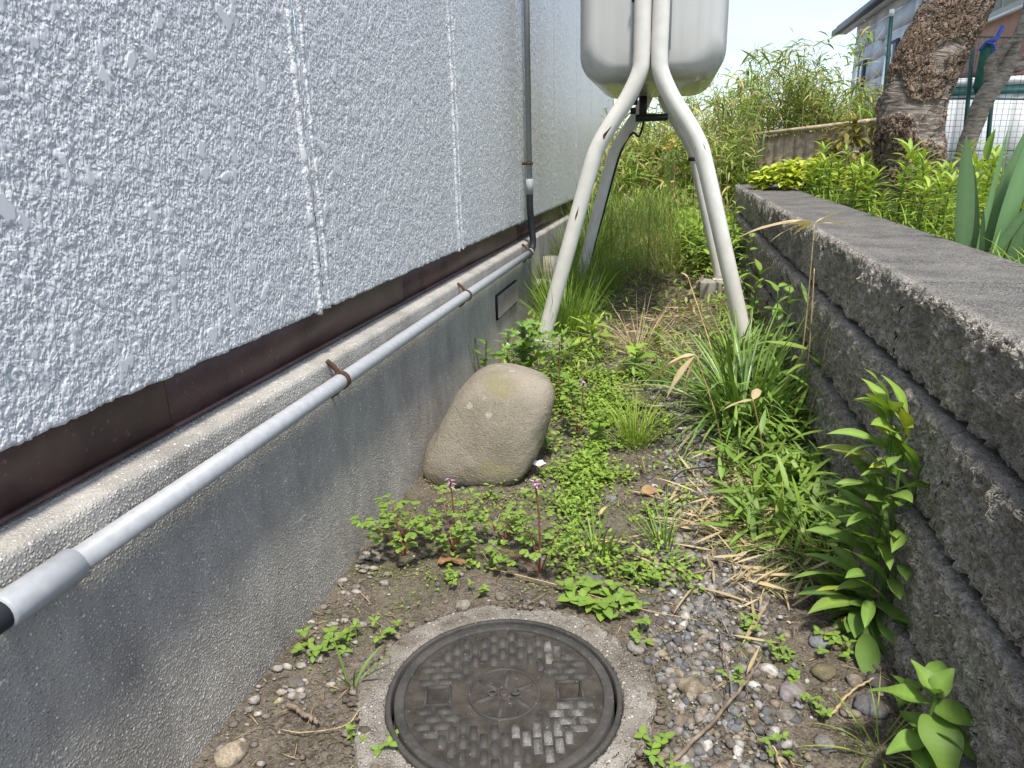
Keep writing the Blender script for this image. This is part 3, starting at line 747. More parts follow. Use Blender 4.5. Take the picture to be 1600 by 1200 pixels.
# cream drain stub at the foundation behind the leg
dr = thing('drain_pipe', (-.70, 4.35, .2), 'cream plastic drain elbow at the foundation behind the tank leg', 'pipe')
MB().add(*tube([(-.70, 4.35, .13), (-.70, 4.35, .26), (-.70, 4.35, .27), (-.70, 4.35, .43)], [.042, .042, .05, .05], 20)).build('riser', 'cream_plastic', dr)
MB().add(*tube([(-.79, 4.28, .27), (-.66, 4.28, .265), (-.60, 4.28, .262)], [.032, .032, .03], 16)).build('branch', 'cream_plastic', dr)

# ------------------------------------------------------------------ plants: helpers
def leafobj(parent, base, az, Ln, Wd, el, droop, prof='lance', mat='leaf', tint=(1, 1, 1), seg=7, fold=.25, roll=0., wave=0., name='leaf', vein=0.):
    return MB().add(*blades([base], az, Ln, Wd, el, droop, seg, prof, fold, np.array([tint]), roll, wave, vein)).build(name, mat, parent)
def on(x, y, dz=-.004): return (x, y, float(gh(x, y)) + dz)
def ong(x, y, dz=-.01): return (x, y, float(gg(x, y)) + dz)

def tuft(name, x, y, n, L0, L1, W0, W1, label, cat='grass', group=None, tint=(1, 1, 1), spread=.03, el=(.9, 1.5), droop=(.3, 1.5), seg=6, mat='leaf', z=None, yel=.25):
    b = on(x, y) if z is None else (x, y, z)
    a = U(0, 2 * PI, n); r = spread * np.sqrt(U(0, 1, n)); az = a + U(-.7, .7, n)
    base = np.stack([b[0] + r * np.cos(a), b[1] + r * np.sin(a), b[2] + 0 * r], -1)
    mb = MB().add(*blades(base, az, U(L0, L1, n), U(W0, W1, n), U(*el, n), U(*droop, n), seg, 'grass', .25, gtint(n, tint, .25, yel), U(-.5, .5, n)))
    return tag(mb.build(name, mat), label, cat, group)

def compound(mb, p, az, el, size, tint, n3=3):
    # one ternate, lobed leaf laid out round the point p
    h = np.array([math.cos(az), math.sin(az), 0]); s = np.array([-math.sin(az), math.cos(az), 0])
    for k, (da, off) in enumerate([(0, .55), (.95, .42), (-.95, .42), (.5, .2), (-.5, .2)][:n3 + 2 if n3 > 3 else n3]):
        q = np.array(p) + size * off * (math.cos(da) * h + math.sin(da) * s) * math.cos(el) + np.array([0, 0, size * off * math.sin(el)])
        for dl in (-.62, 0, .62):
            mb.add(*blades([q], az + da + dl, size * (.55 if dl == 0 else .46), size * .36, el * .6 + U(-.25, .25), U(.1, .7), 4, 'oblan', .12, gtint(1, tint, .15, .25), U(-.25, .25)))

def corydalis(x, y, n, h, label, flower=True, tint=(1.15, 1.2, 1.0), group=None):
    b = on(x, y); o = thing('corydalis_plant', b, label, 'plant', group)
    leaves = MB(); stems = MB(); fl = MB()
    for k in range(n):
        az = U(0, 2 * PI); L_ = h * U(.55, 1.0); lean = U(.15, .75)
        e = np.array(b) + np.array([math.cos(az) * L_ * lean, math.sin(az) * L_ * lean, L_ * math.sqrt(max(.1, 1 - lean * lean))])
        mid = (np.array(b) + e) / 2 + np.array([0, 0, .01])
        stems.add(*tube(smooth_path([b, mid, e], 6), [.0022, .002, .0018, .0016, .0013, .001], 5, False))
        for t_ in (.55, .8, 1.0):
            q = np.array(b) + (e - np.array(b)) * t_ + (mid - (np.array(b) + e) / 2) * (1 - t_)
            compound(leaves, q, az + U(-1.4, 1.4), U(-.1, .5), h * U(.18, .28), tint, 3)
    if flower:
        top = np.array(b) + np.array([U(-.02, .02), U(-.02, .02), h * 1.35])
        stems.add(*tube(smooth_path([b, (np.array(b) + top) / 2 + (.006, 0, 0), top], 8), .0022, 6, False))
        compound(leaves, top - (0, 0, h * .25), U(0, 6), .3, h * .2, tint); compound(leaves, top - (0, 0, h * .18), PI + U(-.5, .5), .3, h * .2, tint)
        for k in range(9):
            a = U(0, 2 * PI); fl.add(*blades([top - np.array([0, 0, k * .003])], a, U(.014, .02), .006, U(-.1, .5), U(-.3, .8), 4, 'lance', .5, np.array([[.55, .24, .55]]) * U(.8, 1.2)))
        fl.build('flower', 'petal', o)
    leaves.build('foliage', 'leaf', o); stems.build('stem', 'stem_red', o)
    return o

# ------------------------------------------------------------------ the named weeds in the alley
# tall leafy weed against the block wall
fb = thing('tall_weed', on(.475, 1.47), 'tall leafy weed with long oval leaves standing against the block wall', 'plant')
bx, by, bz = fb.location
stems = [[(bx, by, bz), (bx - .006, by + .01, .2), (bx - .004, by + .015, .36), (bx - .012, by + .02, .505)],
         [(bx + .018, by, bz), (bx + .022, by + .005, .2), (bx + .016, by + .008, .35), (bx + .024, by + .01, .475)],
         [(bx + .035, by - .01, bz), (bx + .045, by, .15), (bx + .05, by + .01, .31), (bx + .058, by + .01, .37)]]
for si, st in enumerate(stems):
    P = smooth_path(st, 26); so_ = MB().add(*tube(P, np.linspace(.0058, .0028, 26), 8)).build('stem', 'stem_green', fb)
    nl = (38, 30, 16)[si]; a = U(0, 6)
    for k in range(nl):
        f = .10 + .90 * k / nl; p = P[int(f * 25)]; a += 2.4 + U(-.3, .3)
        topk = f > .8; L_ = (.185 - .085 * f) * U(.8, 1.2); aa = a
        if math.cos(aa) > .45: aa = PI - aa + U(-.3, .3)     # the wall turns leaves back towards the alley
        leafobj(fb, tuple(p), aa, L_, L_ * (.19 if not topk else .29), (.75 if not topk else 1.05) + U(-.2, .3), U(.5, 1.2) if not topk else U(.4, 1.3), 'oblan', 'leaf', gtint(1, (1.08, 1.15, 1.08) if not topk else (1.25, 1.28, .95), .2, .15)[0] * (np.array([1.5, 1.05, .8]) if U(0, 1) < .06 else 1), 14, .22, U(-.5, .5), .16, vein=.03)
for k in range(34):
    a = U(1.6, 5.2); L_ = U(.09, .17)
    leafobj(fb, (bx + U(-.02, .03), by + U(-.03, .03), bz + U(.004, .05)), a, L_, L_ * .3, U(.1, .8), U(.5, 1.3), 'oblan', 'leaf', gtint(1, (.8, .92, .9), .18, .12)[0], 7, .2, U(-.3, .3))

# broad-leaved weed in the lower right corner
br = thing('broad_leaf_weed', on(.455, 1.05), 'low weed with broad pointed bright green leaves at the lower right', 'plant')
bx, by, bz = br.location
MB().add(*tube(smooth_path([(bx, by, bz), (bx - .002, by + .006, .09), (bx + .002, by + .01, .165)], 10), .0042, 8)).build('stem', 'stem_green', br)
for a, z, L_, w, el, dr_ in [(2.9, .135, .095, .048, .25, .6), (-.15, .125, .105, .048, .1, .7), (-1.5, .115, .105, .062, -.2, .75), (-.55, .10, .105, .06, -.05, .65), (1.2, .15, .085, .042, .6, .8), (2.2, .155, .06, .03, .9, .6), (4.2, .155, .05, .026, 1.0, .5), (.5, .16, .05, .03, 1.1, .4), (3.6, .07, .08, .036, .1, .6), (5.0, .06, .085, .04, .0, .7), (4.3, .05, .06, .034, .1, .6), (1.8, .07, .08, .04, .2, .8)]:
    leafobj(br, (bx, by + .008, z), a, L_, w, el, dr_, 'ovate', 'leaf', gtint(1, (.95, 1.1, .9), .18, .2)[0], 20, .22, U(-.25, .25), .16, vein=.035)
sp = thing('weed_sprig', on(.47, 1.20), 'small sprig of round leaves at the wall foot above the broad-leaved weed', 'plant')
for k in range(10): leafobj(sp, (sp.location.x + U(-.01, .01), sp.location.y + U(-.01, .01), U(.01, .06)), U(0, 6.3), U(.025, .04), U(.016, .024), U(.2, .9), .6, 'ovate', 'leaf', gtint(1, (.9, 1.1, .9), .1, .1)[0], 5)

# thistle behind the boulder
th = thing('thistle', on(-.585, 2.86), 'spiny thistle with jagged leaves behind the boulder', 'plant')
bx, by, bz = th.location
MB().add(*tube(smooth_path([(bx, by, bz), (bx + .006, by, .2), (bx + .004, by, .33)], 10), .0085, 8)).build('stem', 'stem_green', th)
for k in range(24):
    z = .10 + .235 * (k / 23) ** .9; a = k * 2.4 + U(-.3, .3); L_ = U(.15, .24) * (1 - .45 * (k / 23))
    if math.cos(a) < -.3: L_ *= .75
    leafobj(th, (bx, by, z), a, L_, L_ * .42, U(.3, .8) + .4 * (k / 23), U(.5, 1.5), 'thistle', 'leaf_glossy', gtint(1, (1.05, 1.2, .9), .2, .25)[0], 24, .3, U(-.4, .4), .25)

# broad grass clump near the right tank leg: every blade its own piece
sg = thing('sedge_clump', on(.31, 2.60), 'large clump of broad arching grass blades beside the near right tank leg', 'grass')
bx, by, bz = sg.location
for k in range(170):
    a = U(0, 2 * PI); r = .11 * math.sqrt(U(0, 1)); L_ = U(.26, .58)
    leafobj(sg, (bx + r * math.cos(a), by + r * math.sin(a), bz), a + U(-.5, .5), L_, U(.009, .018), U(.8, 1.5), U(.3, 2.0), 'grass', 'leaf_glossy', gtint(1, (1.15, 1.2, 1.05), .3, .3)[0] * (np.array([2.4, 1.5, 1.6]) if U(0, 1) < .06 else 1), 9, .35, U(-.5, .5), name='blade')

# bamboo grass stems with withered tops by the wall
def bamboo_grass(x, y, top, label, nl, dry, rtop=None):
    b = on(x, y); o = thing('bamboo_grass', b, label, 'plant')
    P = smooth_path([b, tuple(np.array(b) * .55 + np.array(top) * .45 + np.array([.012, 0, 0])), top], 24)
    MB().add(*tube(P, np.linspace(.0032, .0018, 24), 7)).build('stem', 'straw', o)
    a = U(0, 6)
    for k in range(nl):
        f = .12 + .62 * k / nl; a += 2.6 + U(-.4, .4); L_ = U(.09, .17)
        leafobj(o, tuple(P[int(f * 23)]), a, L_, U(.012, .022), U(.2, .9), U(.2, 1.0), 'lance', 'leaf', gtint(1, (1.0, 1.1, .9), .2, .3)[0], 7, .2, U(-.6, .6))
    for (az, L_, w, el, dr_) in dry:
        leafobj(o, tuple(P[-1]), az, L_, w, el, dr_, 'lance', 'leaf_dry', (U(.85, 1.1),) * 3, 9, .5, U(-.9, .9), .3, name='withered_leaf')
    return o
bamboo_grass(.475, 2.62, (.478, 2.56, .775), 'tall straw-coloured bamboo grass stem with drooping withered leaves by the wall', 9,
             [(PI + .1, .15, .012, .25, .55), (PI - .25, .30, .014, .1, .75), (PI + .5, .18, .010, .05, .7), (.15, .13, .012, .0, .1), (.4, .09, .012, .55, .4), (PI - .9, .10, .012, -.2, .6), (3.6, .12, .016, .2, .5)])
bamboo_grass(.49, 2.55, (.50, 2.60, .62), 'leafy bamboo grass stem close against the dark block wall', 12, [])
bamboo_grass(.47, 2.40, (.535, 2.42, .50), 'short bamboo grass stem with broad leaves below the tall straw stem', 10, [])
bamboo_grass(.22, 2.32, (.105, 2.28, .385), 'arching bamboo grass stem ending in big hanging straw-coloured leaves', 3,
             [(PI + .2, .20, .022, -.35, .35), (PI + .5, .17, .02, -.75, .4), (PI - .2, .12, .014, -.2, .6), (PI + .9, .19, .018, -1.1, .2), (PI + .05, .09, .016, -.1, .5)])
bamboo_grass(.25, 2.75, (.09, 3.02, .52), 'pair-leaved dry bamboo grass cane leaning towards the tank', 4, [(2.0, .07, .01, .3, .4)])
bamboo_grass(.33, 2.2, (.27, 2.1, .30), 'short cane with one curled tan leaf in front of the grass clump', 5, [(1.2, .07, .026, .5, .6), (2.8, .10, .012, -.3, .4)])

# corydalis by the boulder
corydalis(-.655, 1.56, 7, .19, 'bushy corydalis with red stems at the foundation left of the boulder foot', False)
corydalis(-.53, 1.60, 6, .17, 'corydalis with a tall flower stalk in front of the boulder')
corydalis(-.40, 1.66, 5, .15, 'low corydalis between the two flowering ones in front of the boulder', False)
corydalis(-.285, 1.545, 4, .19, 'corydalis on a single long red stalk with purple flowers beside the boulder')
corydalis(-.30, 2.45, 5, .16, 'corydalis with red stalks right of the boulder among the chickweed', True)
corydalis(-.42, 2.72, 6, .20, 'corydalis with pale flowers between the boulder and the tank leg', True)

# grasses
tuft('grass_tuft', -.085, 2.38, 150, .14, .26, .0022, .0035, 'fine bright green grass tuft in the middle of the path', tint=(1.5, 1.5, .9), spread=.045, el=(.9, 1.55), droop=(.1, 1.2), yel=.35)
tuft('grass_tuft', -.15, 1.64, 26, .10, .2, .004, .007, 'upright green grass tuft beyond the manhole, left of the gravel', spread=.035, el=(1.0, 1.5), droop=(.1, .8), tint=(.95, 1.1, .8))
tuft('grass_tuft', .02, 1.71, 30, .09, .19, .0035, .006, 'upright green grass tuft at the edge of the gravel', spread=.035, el=(1.0, 1.5), droop=(.1, .9), tint=(1, 1.15, .8))
tuft('grass_tuft', -.24, 1.86, 14, .09, .17, .003, .005, 'thin grass tuft between the boulder and the gravel', spread=.03, el=(1.0, 1.5), droop=(.1, .9))
tuft('grass_tuft', -.585, 1.07, 7, .08, .16, .004, .007, 'sparse grass sprout at the left edge of the manhole collar', spread=.008, el=(.7, 1.4), droop=(.3, 1.3), tint=(.75, .9, .7))
tuft('grass_tuft', .40, 1.10, 26, .09, .19, .0025, .004, 'wiry grass tuft left of the broad-leaved weed', spread=.04, el=(.4, 1.3), droop=(.3, 1.1), tint=(1.2, 1.2, .8), yel=.5)
tuft('grass_tuft', .34, 1.80, 190, .10, .22, .002, .0035, 'thin arching grass spilling from the wall towards the gravel', spread=.11, el=(.3, 1.2), droop=(.4, 1.6), tint=(1.0, 1.1, .75), yel=.45)
tuft('grass_tuft', .43, 1.66, 120, .10, .22, .002, .0035, 'thin arching grass behind the tall leafy weed', spread=.08, el=(.4, 1.3), droop=(.4, 1.5), tint=(.95, 1.1, .75), yel=.4)
tuft('grass_tuft', -.02, 3.02, 110, .10, .2, .003, .005, 'arching green grass tuft on the path before the tank legs', spread=.06, el=(.4, 1.3), droop=(.5, 1.6), tint=(1.0, 1.2, .75))
tuft('grass_tuft', -.12, 3.35, 90, .2, .42, .0015, .0028, 'dry straw-coloured grass tuft sprawling between the tank legs', spread=.05, el=(.35, 1.0), droop=(.0, .7), tint=(1, 1, 1), mat='leaf_dry', yel=0)
tuft('grass_tuft', -.50, 3.62, 260, .2, .42, .003, .0055, 'tall green grass behind the near left tank leg', spread=.11, el=(1.0, 1.55), droop=(.1, 1.0), tint=(1.15, 1.3, .7))
tuft('grass_tuft', -.62, 4.05, 260, .25, .5, .003, .0055, 'tall green grass along the foundation by the drain elbow', spread=.12, el=(1.0, 1.55), droop=(.1, .9), tint=(.95, 1.1, .7))
tuft('grass_tuft', -.45, 4.45, 280, .25, .48, .003, .005, 'tall green grass in the tank shadow', spread=.14, el=(1.0, 1.55), droop=(.1, .9), tint=(.9, 1.05, .7))
tuft('grass_tuft', -.60, 5.0, 260, .3, .6, .003, .006, 'tall grass at the foot of the wall behind the tank', spread=.14, el=(1.0, 1.55), droop=(.1, .8), tint=(1.0, 1.1, .7))
tuft('grass_tuft', -.62, 6.0, 240, .4, .8, .005, .010, 'tall broad grass at the far house corner', spread=.16, el=(1.0, 1.55), droop=(.1, .9), tint=(1.1, 1.2, .8), yel=.4)
tuft('grass_tuft', .02, 5.3, 160, .2, .5, .002, .004, 'pale dry grass in the middle of the path behind the tank', spread=.22, el=(.4, 1.4), droop=(.1, 1.1), tint=(.9, .95, .9), mat='leaf_dry', yel=0)
tuft('grass_tuft', .10, 6.1, 260, .3, .7, .004, .009, 'tangle of pale dry bamboo leaves at the end of the path', spread=.3, el=(.3, 1.5), droop=(.2, 1.5), tint=(.9, .95, .85), mat='leaf_dry', yel=0)
tuft('grass_tuft', .35, 3.25, 120, .15, .32, .006, .011, 'broad grass behind the large clump at the tank leg', spread=.10, el=(.7, 1.5), droop=(.3, 1.5), tint=(1, 1.15, .9))

# small seedlings and clover sprigs on the bare soil
def seedling(x, y, n, s, label, tint=(1.1, 1.2, .9), h=.035):
    b = on(x, y); mb = MB()
    for k in range(n):
        a = U(0, 2 * PI); r = s * math.sqrt(U(0, 1)); p = np.array(b) + (r * math.cos(a), r * math.sin(a), U(.3, 1) * h)
        mb.add(*tube([np.array(b) + (r * .3 * math.cos(a), r * .3 * math.sin(a), -.002), p], .0009, 4, False), c=(.9, .9, .8))
        for j in range(3): mb.add(*blades([p], a + j * 2.1 + U(-.3, .3), s * U(.32, .5), s * U(.22, .34), U(-.1, .5), U(0, .6), 4, 'ovate', .12, gtint(1, tint, .15, .25)))
    tag(mb.build('weed_seedling', 'leaf'), label, 'weed', 'small weeds on the bare soil')
for a in [(-.715, 1.17, 9, .05, 'clover-like weed at the foundation left of the manhole'), (-.625, 1.185, 6, .045, 'round-leaved weed just left of the manhole collar'), (-.575, 1.225, 5, .04, 'small round-leaved weed touching the upper left of the collar'),
          (-.13, 1.44, 20, .075, 'spreading clover-like weed just beyond the manhole collar'), (-.05, 1.41, 8, .04, 'bright little weed at the right end of the spreading clover'), (-.03, 1.33, 6, .04, 'small weed between collar and gravel'), (-.20, 1.47, 7, .04, 'small weed left of the spreading clover beyond the manhole'),
          (-.465, .925, 4, .04, 'weed sprouting on the lower left of the concrete collar'), (-.515, .925, 4, .026, 'yellow-green sprout left of the collar at the bottom edge'), (-.005, 1.01, 6, .045, 'weed on the lower right of the concrete collar'), (.05, .985, 4, .03, 'tiny weed at the bottom of the gravel beside the collar'),
          (.28, 1.24, 6, .03, 'small sprout among the pebbles right of the gravel strip'), (.31, 1.16, 7, .03, 'low weed beside the flat grey stones'), (.21, 1.38, 9, .035, 'small weed in the gravel near its right edge'), (.17, 1.22, 6, .03, 'tiny weed in the middle of the gravel beside the twig'),
          (.37, 1.36, 10, .04, 'pale lobed weed below the tall leafy weed'), (-.42, 1.41, 5, .03, 'tiny bright weed on the bare soil above the manhole'), (-.50, 1.45, 7, .035, 'small lobed weed below the bushy corydalis'), (.22, 1.05, 7, .03, 'small weed at the bottom edge right of the gravel'), (.26, 1.32, 8, .03, 'creeping weed between gravel and tall weed'), (-.02, 1.56, 12, .05, 'leafy weed below the grass tuft at the gravel edge'), (.06, 1.62, 8, .04, 'bright lobed weed at the upper gravel edge')]:
    seedling(*a)

# chickweed carpet: far too many leaves to count
def carpet(name, fn, n, s0, s1, tint, mat='leaf', prof='ovate', h=.05, el=(-.1, .7), asp=(.5, .75), yel=.3, seg=3, zf=gh):
    xy = []
    while len(xy) < n:
        x, y = fn()
        xy.append((x, y))
    xy = np.array(xy); z = zf(xy[:, 0], xy[:, 1]) + np.abs(rng.normal(0, 1, n)) * h * .5 + .003
    L_ = U(s0, s1, n)
    mb = MB().add(*blades(np.stack([xy[:, 0], xy[:, 1], z], -1), U(0, 2 * PI, n), L_, L_ * U(*asp, n), U(*el, n), U(0, .8, n), seg, prof, .15, gtint(n, tint, .3, yel), U(-.4, .4, n)))
    return mb.build(name, mat)
pat = lambda x, y, s, sd: float(vnoise(np.array([x * s]), np.array([y * s]), 0, sd)[0])
def f_chick():
    while True:
        x, y = U(-.52, .12), U(1.5, 3.4)
        if np.hypot((x + .555) / .19, (y - 2.17) / .2) < 1: continue
        w = .10 + .9 * np.exp(-((x + .30) / .16) ** 2 - ((y - 2.5) / .45) ** 2) 
        if U(0, 1) < w * (.04 + 1.8 * max(0, pat(x, y, 9, 2) - .42)): return x, y
tag(stuff(carpet('chickweed_carpet', f_chick, 8800, .009, .02, (1.25, 1.35, .8), h=.045)), 'carpet of small bright green chickweed leaves right of the boulder', 'ground cover')
def f_moss():
    while True:
        x, y = U(-.75, .5), U(.85, 3.6)
        if np.hypot(x + .275, y - 1.09) < .31: continue
        if U(0, 1) < (.08 + (.6 if y > 1.45 else 0) * (x < .08)) * max(0, pat(x, y, 7, 8) - .42) * 3: return x, y
tag(stuff(carpet('tiny_sprouts', f_moss, 5200, .004, .009, (1.3, 1.3, .7), h=.008)), 'tiny green sprouts dotted over the soil', 'ground cover')
def f_wallfoot():
    while True:
        x, y = U(.18, .50), U(1.72, 3.1)
        if U(0, 1) < .35 + .65 * (x - .18) / .3: return x, y
tag(stuff(carpet('low_bamboo_grass', f_wallfoot, 1150, .06, .13, (.95, 1.1, .8), prof='lance', h=.13, el=(-.1, 1.0), asp=(.10, .17), seg=5)), 'tangle of low bamboo grass leaves along the foot of the block wall', 'ground cover')
def f_path():
    while True:
        x, y = U(-.72, .5), U(2.9, 7.0)
        w = .20 + (.75 if (x < -.28 or x > .28 or y > 5.2) else 0)
        if U(0, 1) < w: return x, y
tag(stuff(carpet('path_weeds', f_path, 8500, .02, .055, (1.3, 1.3, .85), prof='lance', h=.09, el=(.0, 1.2), asp=(.12, .4))), 'mixed low weeds covering the path under and behind the tank', 'ground cover')
# feathery fennel-like mass under the tank
n = 9000; cxy = np.stack([rng.normal(-.18, .20, n), rng.normal(5.4, .45, n)], -1); ok = (np.abs(cxy[:, 0] + .12) < .55)
cxy = cxy[ok]; n = len(cxy); hz = U(0, 1, n) ** .7 * (.42 + .2 * vnoise(cxy[:, 0] * 6, cxy[:, 1] * 6, 0, 4))
mb = MB().add(*blades(np.stack([cxy[:, 0], cxy[:, 1], gh(cxy[:, 0], cxy[:, 1]) + hz], -1), U(0, 2 * PI, n), U(.04, .10, n), U(.002, .004, n), U(.1, 1.4, n), U(-.2, .6, n), 2, 'grass', .1, np.where(rng.random((n, 1)) < .16, np.array([[2.6, 1.6, 2.4]]), gtint(n, (1.15, 1.25, .75), .35, .3))))
tag(stuff(mb.build('feathery_weeds', 'leaf')), 'feathery green weeds growing behind the tank', 'ground cover')
n = 3200; cxy = np.stack([rng.normal(.30, .12, n), rng.normal(5.9, .5, n)], -1); hz = U(0, 1, n) ** .6 * .30
mb = MB().add(*blades(np.stack([cxy[:, 0], cxy[:, 1], gh(cxy[:, 0], cxy[:, 1]) + hz], -1), U(0, 2 * PI, n), U(.05, .11, n), U(.012, .03, n), U(-.1, .8, n), U(0, .8, n), 3, 'thistle', .2, gtint(n, (1.35, 1.4, .8), .25, .3)))
tag(stuff(mb.build('fern_weeds', 'leaf')), 'bright ferny weeds behind the right tank legs', 'ground cover')
for x, y, l in [(-.40, 5.25, 'mauve flower spike left of the feathery weeds'), (-.30, 5.35, 'mauve flower spike in the middle of the feathery weeds'), (-.13, 5.2, 'mauve flower spike at the right of the feathery weeds')]:
    b = on(x, y); o = thing('flower_spike', b, l, 'flower', 'mauve flower spikes'); mb = MB()
    MB().add(*tube([b, (b[0], b[1], b[2] + .55)], .003, 5)).build('stem', 'stem_green', o)
    for k in range(50):
        mb.add(*blades([(b[0], b[1], b[2] + .34 + .2 * k / 50)], U(0, 6.3), U(.015, .03), .009, U(-.2, .6), .5, 2, 'ovate', .2, np.array([[.42, .36, .50]]) * U(.7, 1.2)))
    mb.build('petals', 'petal', o)
for x, y, z, l, n in [(-.02, 6.45, 1.10, 'cluster of yellow flowers seen between the tank legs', 7), (.02, 6.2, .80, 'right of the two low yellow flower heads behind the tank', 1), (-.04, 6.15, .77, 'left of the two low yellow flower heads behind the tank', 1)]:
    b = on(x, y); o = thing('yellow_flower', b, l, 'flower'); st_ = MB(); pe = MB()
    for k in range(n):
        e = np.array([x + (U(-.07, .07) if n > 1 else 0), y, z + (U(-.04, .04) if n > 1 else 0)])
        st_.add(*tube(smooth_path([b, (np.array(b) + e) / 2 + (U(-.02, .02), 0, 0), e], 6), .003, 5))
        for j in range(22): pe.add(*blades([e], j * .9, .028, .009, U(-.1, .9), .3, 2, 'oblan', .1, np.array([[1.0, .74, .02]])))
    st_.build('stem', 'stem_green', o); pe.build('petals', 'petal', o)

# ------------------------------------------------------------------ stones
pv, pf = ico(2)
def pebblemesh(mb, c, r, col, seed, flat=None):
    s = np.array([1, U(.6, .95), U(.4, .75) if flat is None else flat]) * r
    v = superell(pv, U(2.0, 2.8)) * s
    v = v * (1 + .62 * (vnoise(pv[:, 0] * 1.3 + seed, pv[:, 1] * 1.3, pv[:, 2] * 1.3 + seed, 3)[:, None] - .5))
    a = U(0, 2 * PI); R2 = np.array([[math.cos(a), -math.sin(a), 0], [math.sin(a), math.cos(a), 0], [0, 0, 1]])
    b = U(-.25, .25); R3 = np.array([[1, 0, 0], [0, math.cos(b), -math.sin(b)], [0, math.sin(b), math.cos(b)]])
    mb.add(v @ (R2 @ R3).T + np.array(c), None, pf, c=col); return s[2]
PC = [(.16, .165, .17), (.22, .22, .22), (.11, .118, .13), (.27, .25, .22), (.24, .19, .15), (.34, .33, .31), (.19, .195, .20), (.30, .255, .19), (.145, .15, .155), (.23, .205, .18)]
pcol = lambda: np.array(PC[rng.integers(len(PC))]) * U(.75, 1.2)
pv1, pf1 = ico(1)
def gravel(n, fn, r0, r1, name, label):
    mb = MB(); allv = []; 
    for k in range(n):
        x, y = fn(); r = r0 + (r1 - r0) * U(0, 1) ** 3.2
        s = np.array([1, U(.6, .95), U(.45, .8)]) * r
        v = superell(pv1, 2.4) * s * (1 + .5 * (rng.random((len(pv1), 1)) - .5))
        a = U(0, 2 * PI); ca, sa = math.cos(a), math.sin(a)
        v = np.stack([v[:, 0] * ca - v[:, 1] * sa, v[:, 0] * sa + v[:, 1] * ca, v[:, 2] + U(-.2, .2) * v[:, 0]], -1)
        c = np.array(PC[rng.integers(len(PC))]) * U(.75, 1.25)
        if U(0, 1) < .035: c = np.array([.55, .53, .49])
        mb.add(v + np.array([x, y, float(gh(x, y)) + s[2] * U(-.35, .5)]), None, pf1, c=c)
    tag(stuff(mb.build(name, 'pebble')), label, 'gravel')
def notmh(x, y, r=.305): return np.hypot(x + .275, y - 1.09) > r
def f_gr():
    while True:
        y = .85 + 2.2 * U(0, 1) ** 1.15; cxg = .13 + .03 * math.sin(y * 4) - .0 * y; w = .085 if y < 2 else .075
        x = rng.normal(cxg, w)
        if -.05 < x < .46 and notmh(x, y, .315): return x, y
gravel(6000, f_gr, .003, .0165, 'gravel', 'strip of grey pebble gravel along the path')
def f_sc():
    while True:
        x, y = U(-.76, .49), .8 + 2.6 * U(0, 1) ** 1.4
        if notmh(x, y, .312) and U(0, 1) < (.9 if x > .1 else .45): return x, y
gravel(1500, f_sc, .002, .011, 'scattered_grit', 'loose grit and small stones scattered over the soil')
def f_fl():
    while True:
        y = U(.82, 1.75); x = -.77 + abs(rng.normal(0, .07))
        if notmh(x, y): return x, y
mb = MB()
for k in range(300):
    x, y = f_fl(); r = .002 + .012 * U(0, 1) ** 3
    s = np.array([1, U(.5, .9), U(.3, .6)]) * r; v = superell(pv1, 2.8) * s * (1 + .6 * (rng.random((len(pv1), 1)) - .5))
    mb.add(v + np.array([x, y, float(gh(x, y)) + s[2] * .5]), None, pf1, c=np.array([.34, .31, .27]) * U(.4, 1.3))
tag(stuff(mb.build('plaster_crumbs', 'pebble')), 'pale crumbs and flakes along the foot of the foundation', 'crumbs')
mb = MB()
for k in range(520):     # clods and grit lapping over the edge of the collar
    a = U(0, 2 * PI); rr_ = .286 + rng.normal(0, .016); x, y = MC[0] + rr_ * math.cos(a), MC[1] + rr_ * math.sin(a); r = .002 + .010 * U(0, 1) ** 3
    s = np.array([1, U(.5, .9), U(.4, .7)]) * r; v = superell(pv1, 2.6) * s * (1 + .6 * (rng.random((len(pv1), 1)) - .5))
    mb.add(v + np.array([x, y, (.010 if rr_ < .285 else float(gh(x, y)) + .002) + s[2] * .3]), None, pf1, c=np.array([.17, .145, .115]) * U(.5, 1.5))
tag(stuff(mb.build('collar_dirt', 'pebble')), 'clods and grit lapping over the edge of the manhole collar', 'dirt')
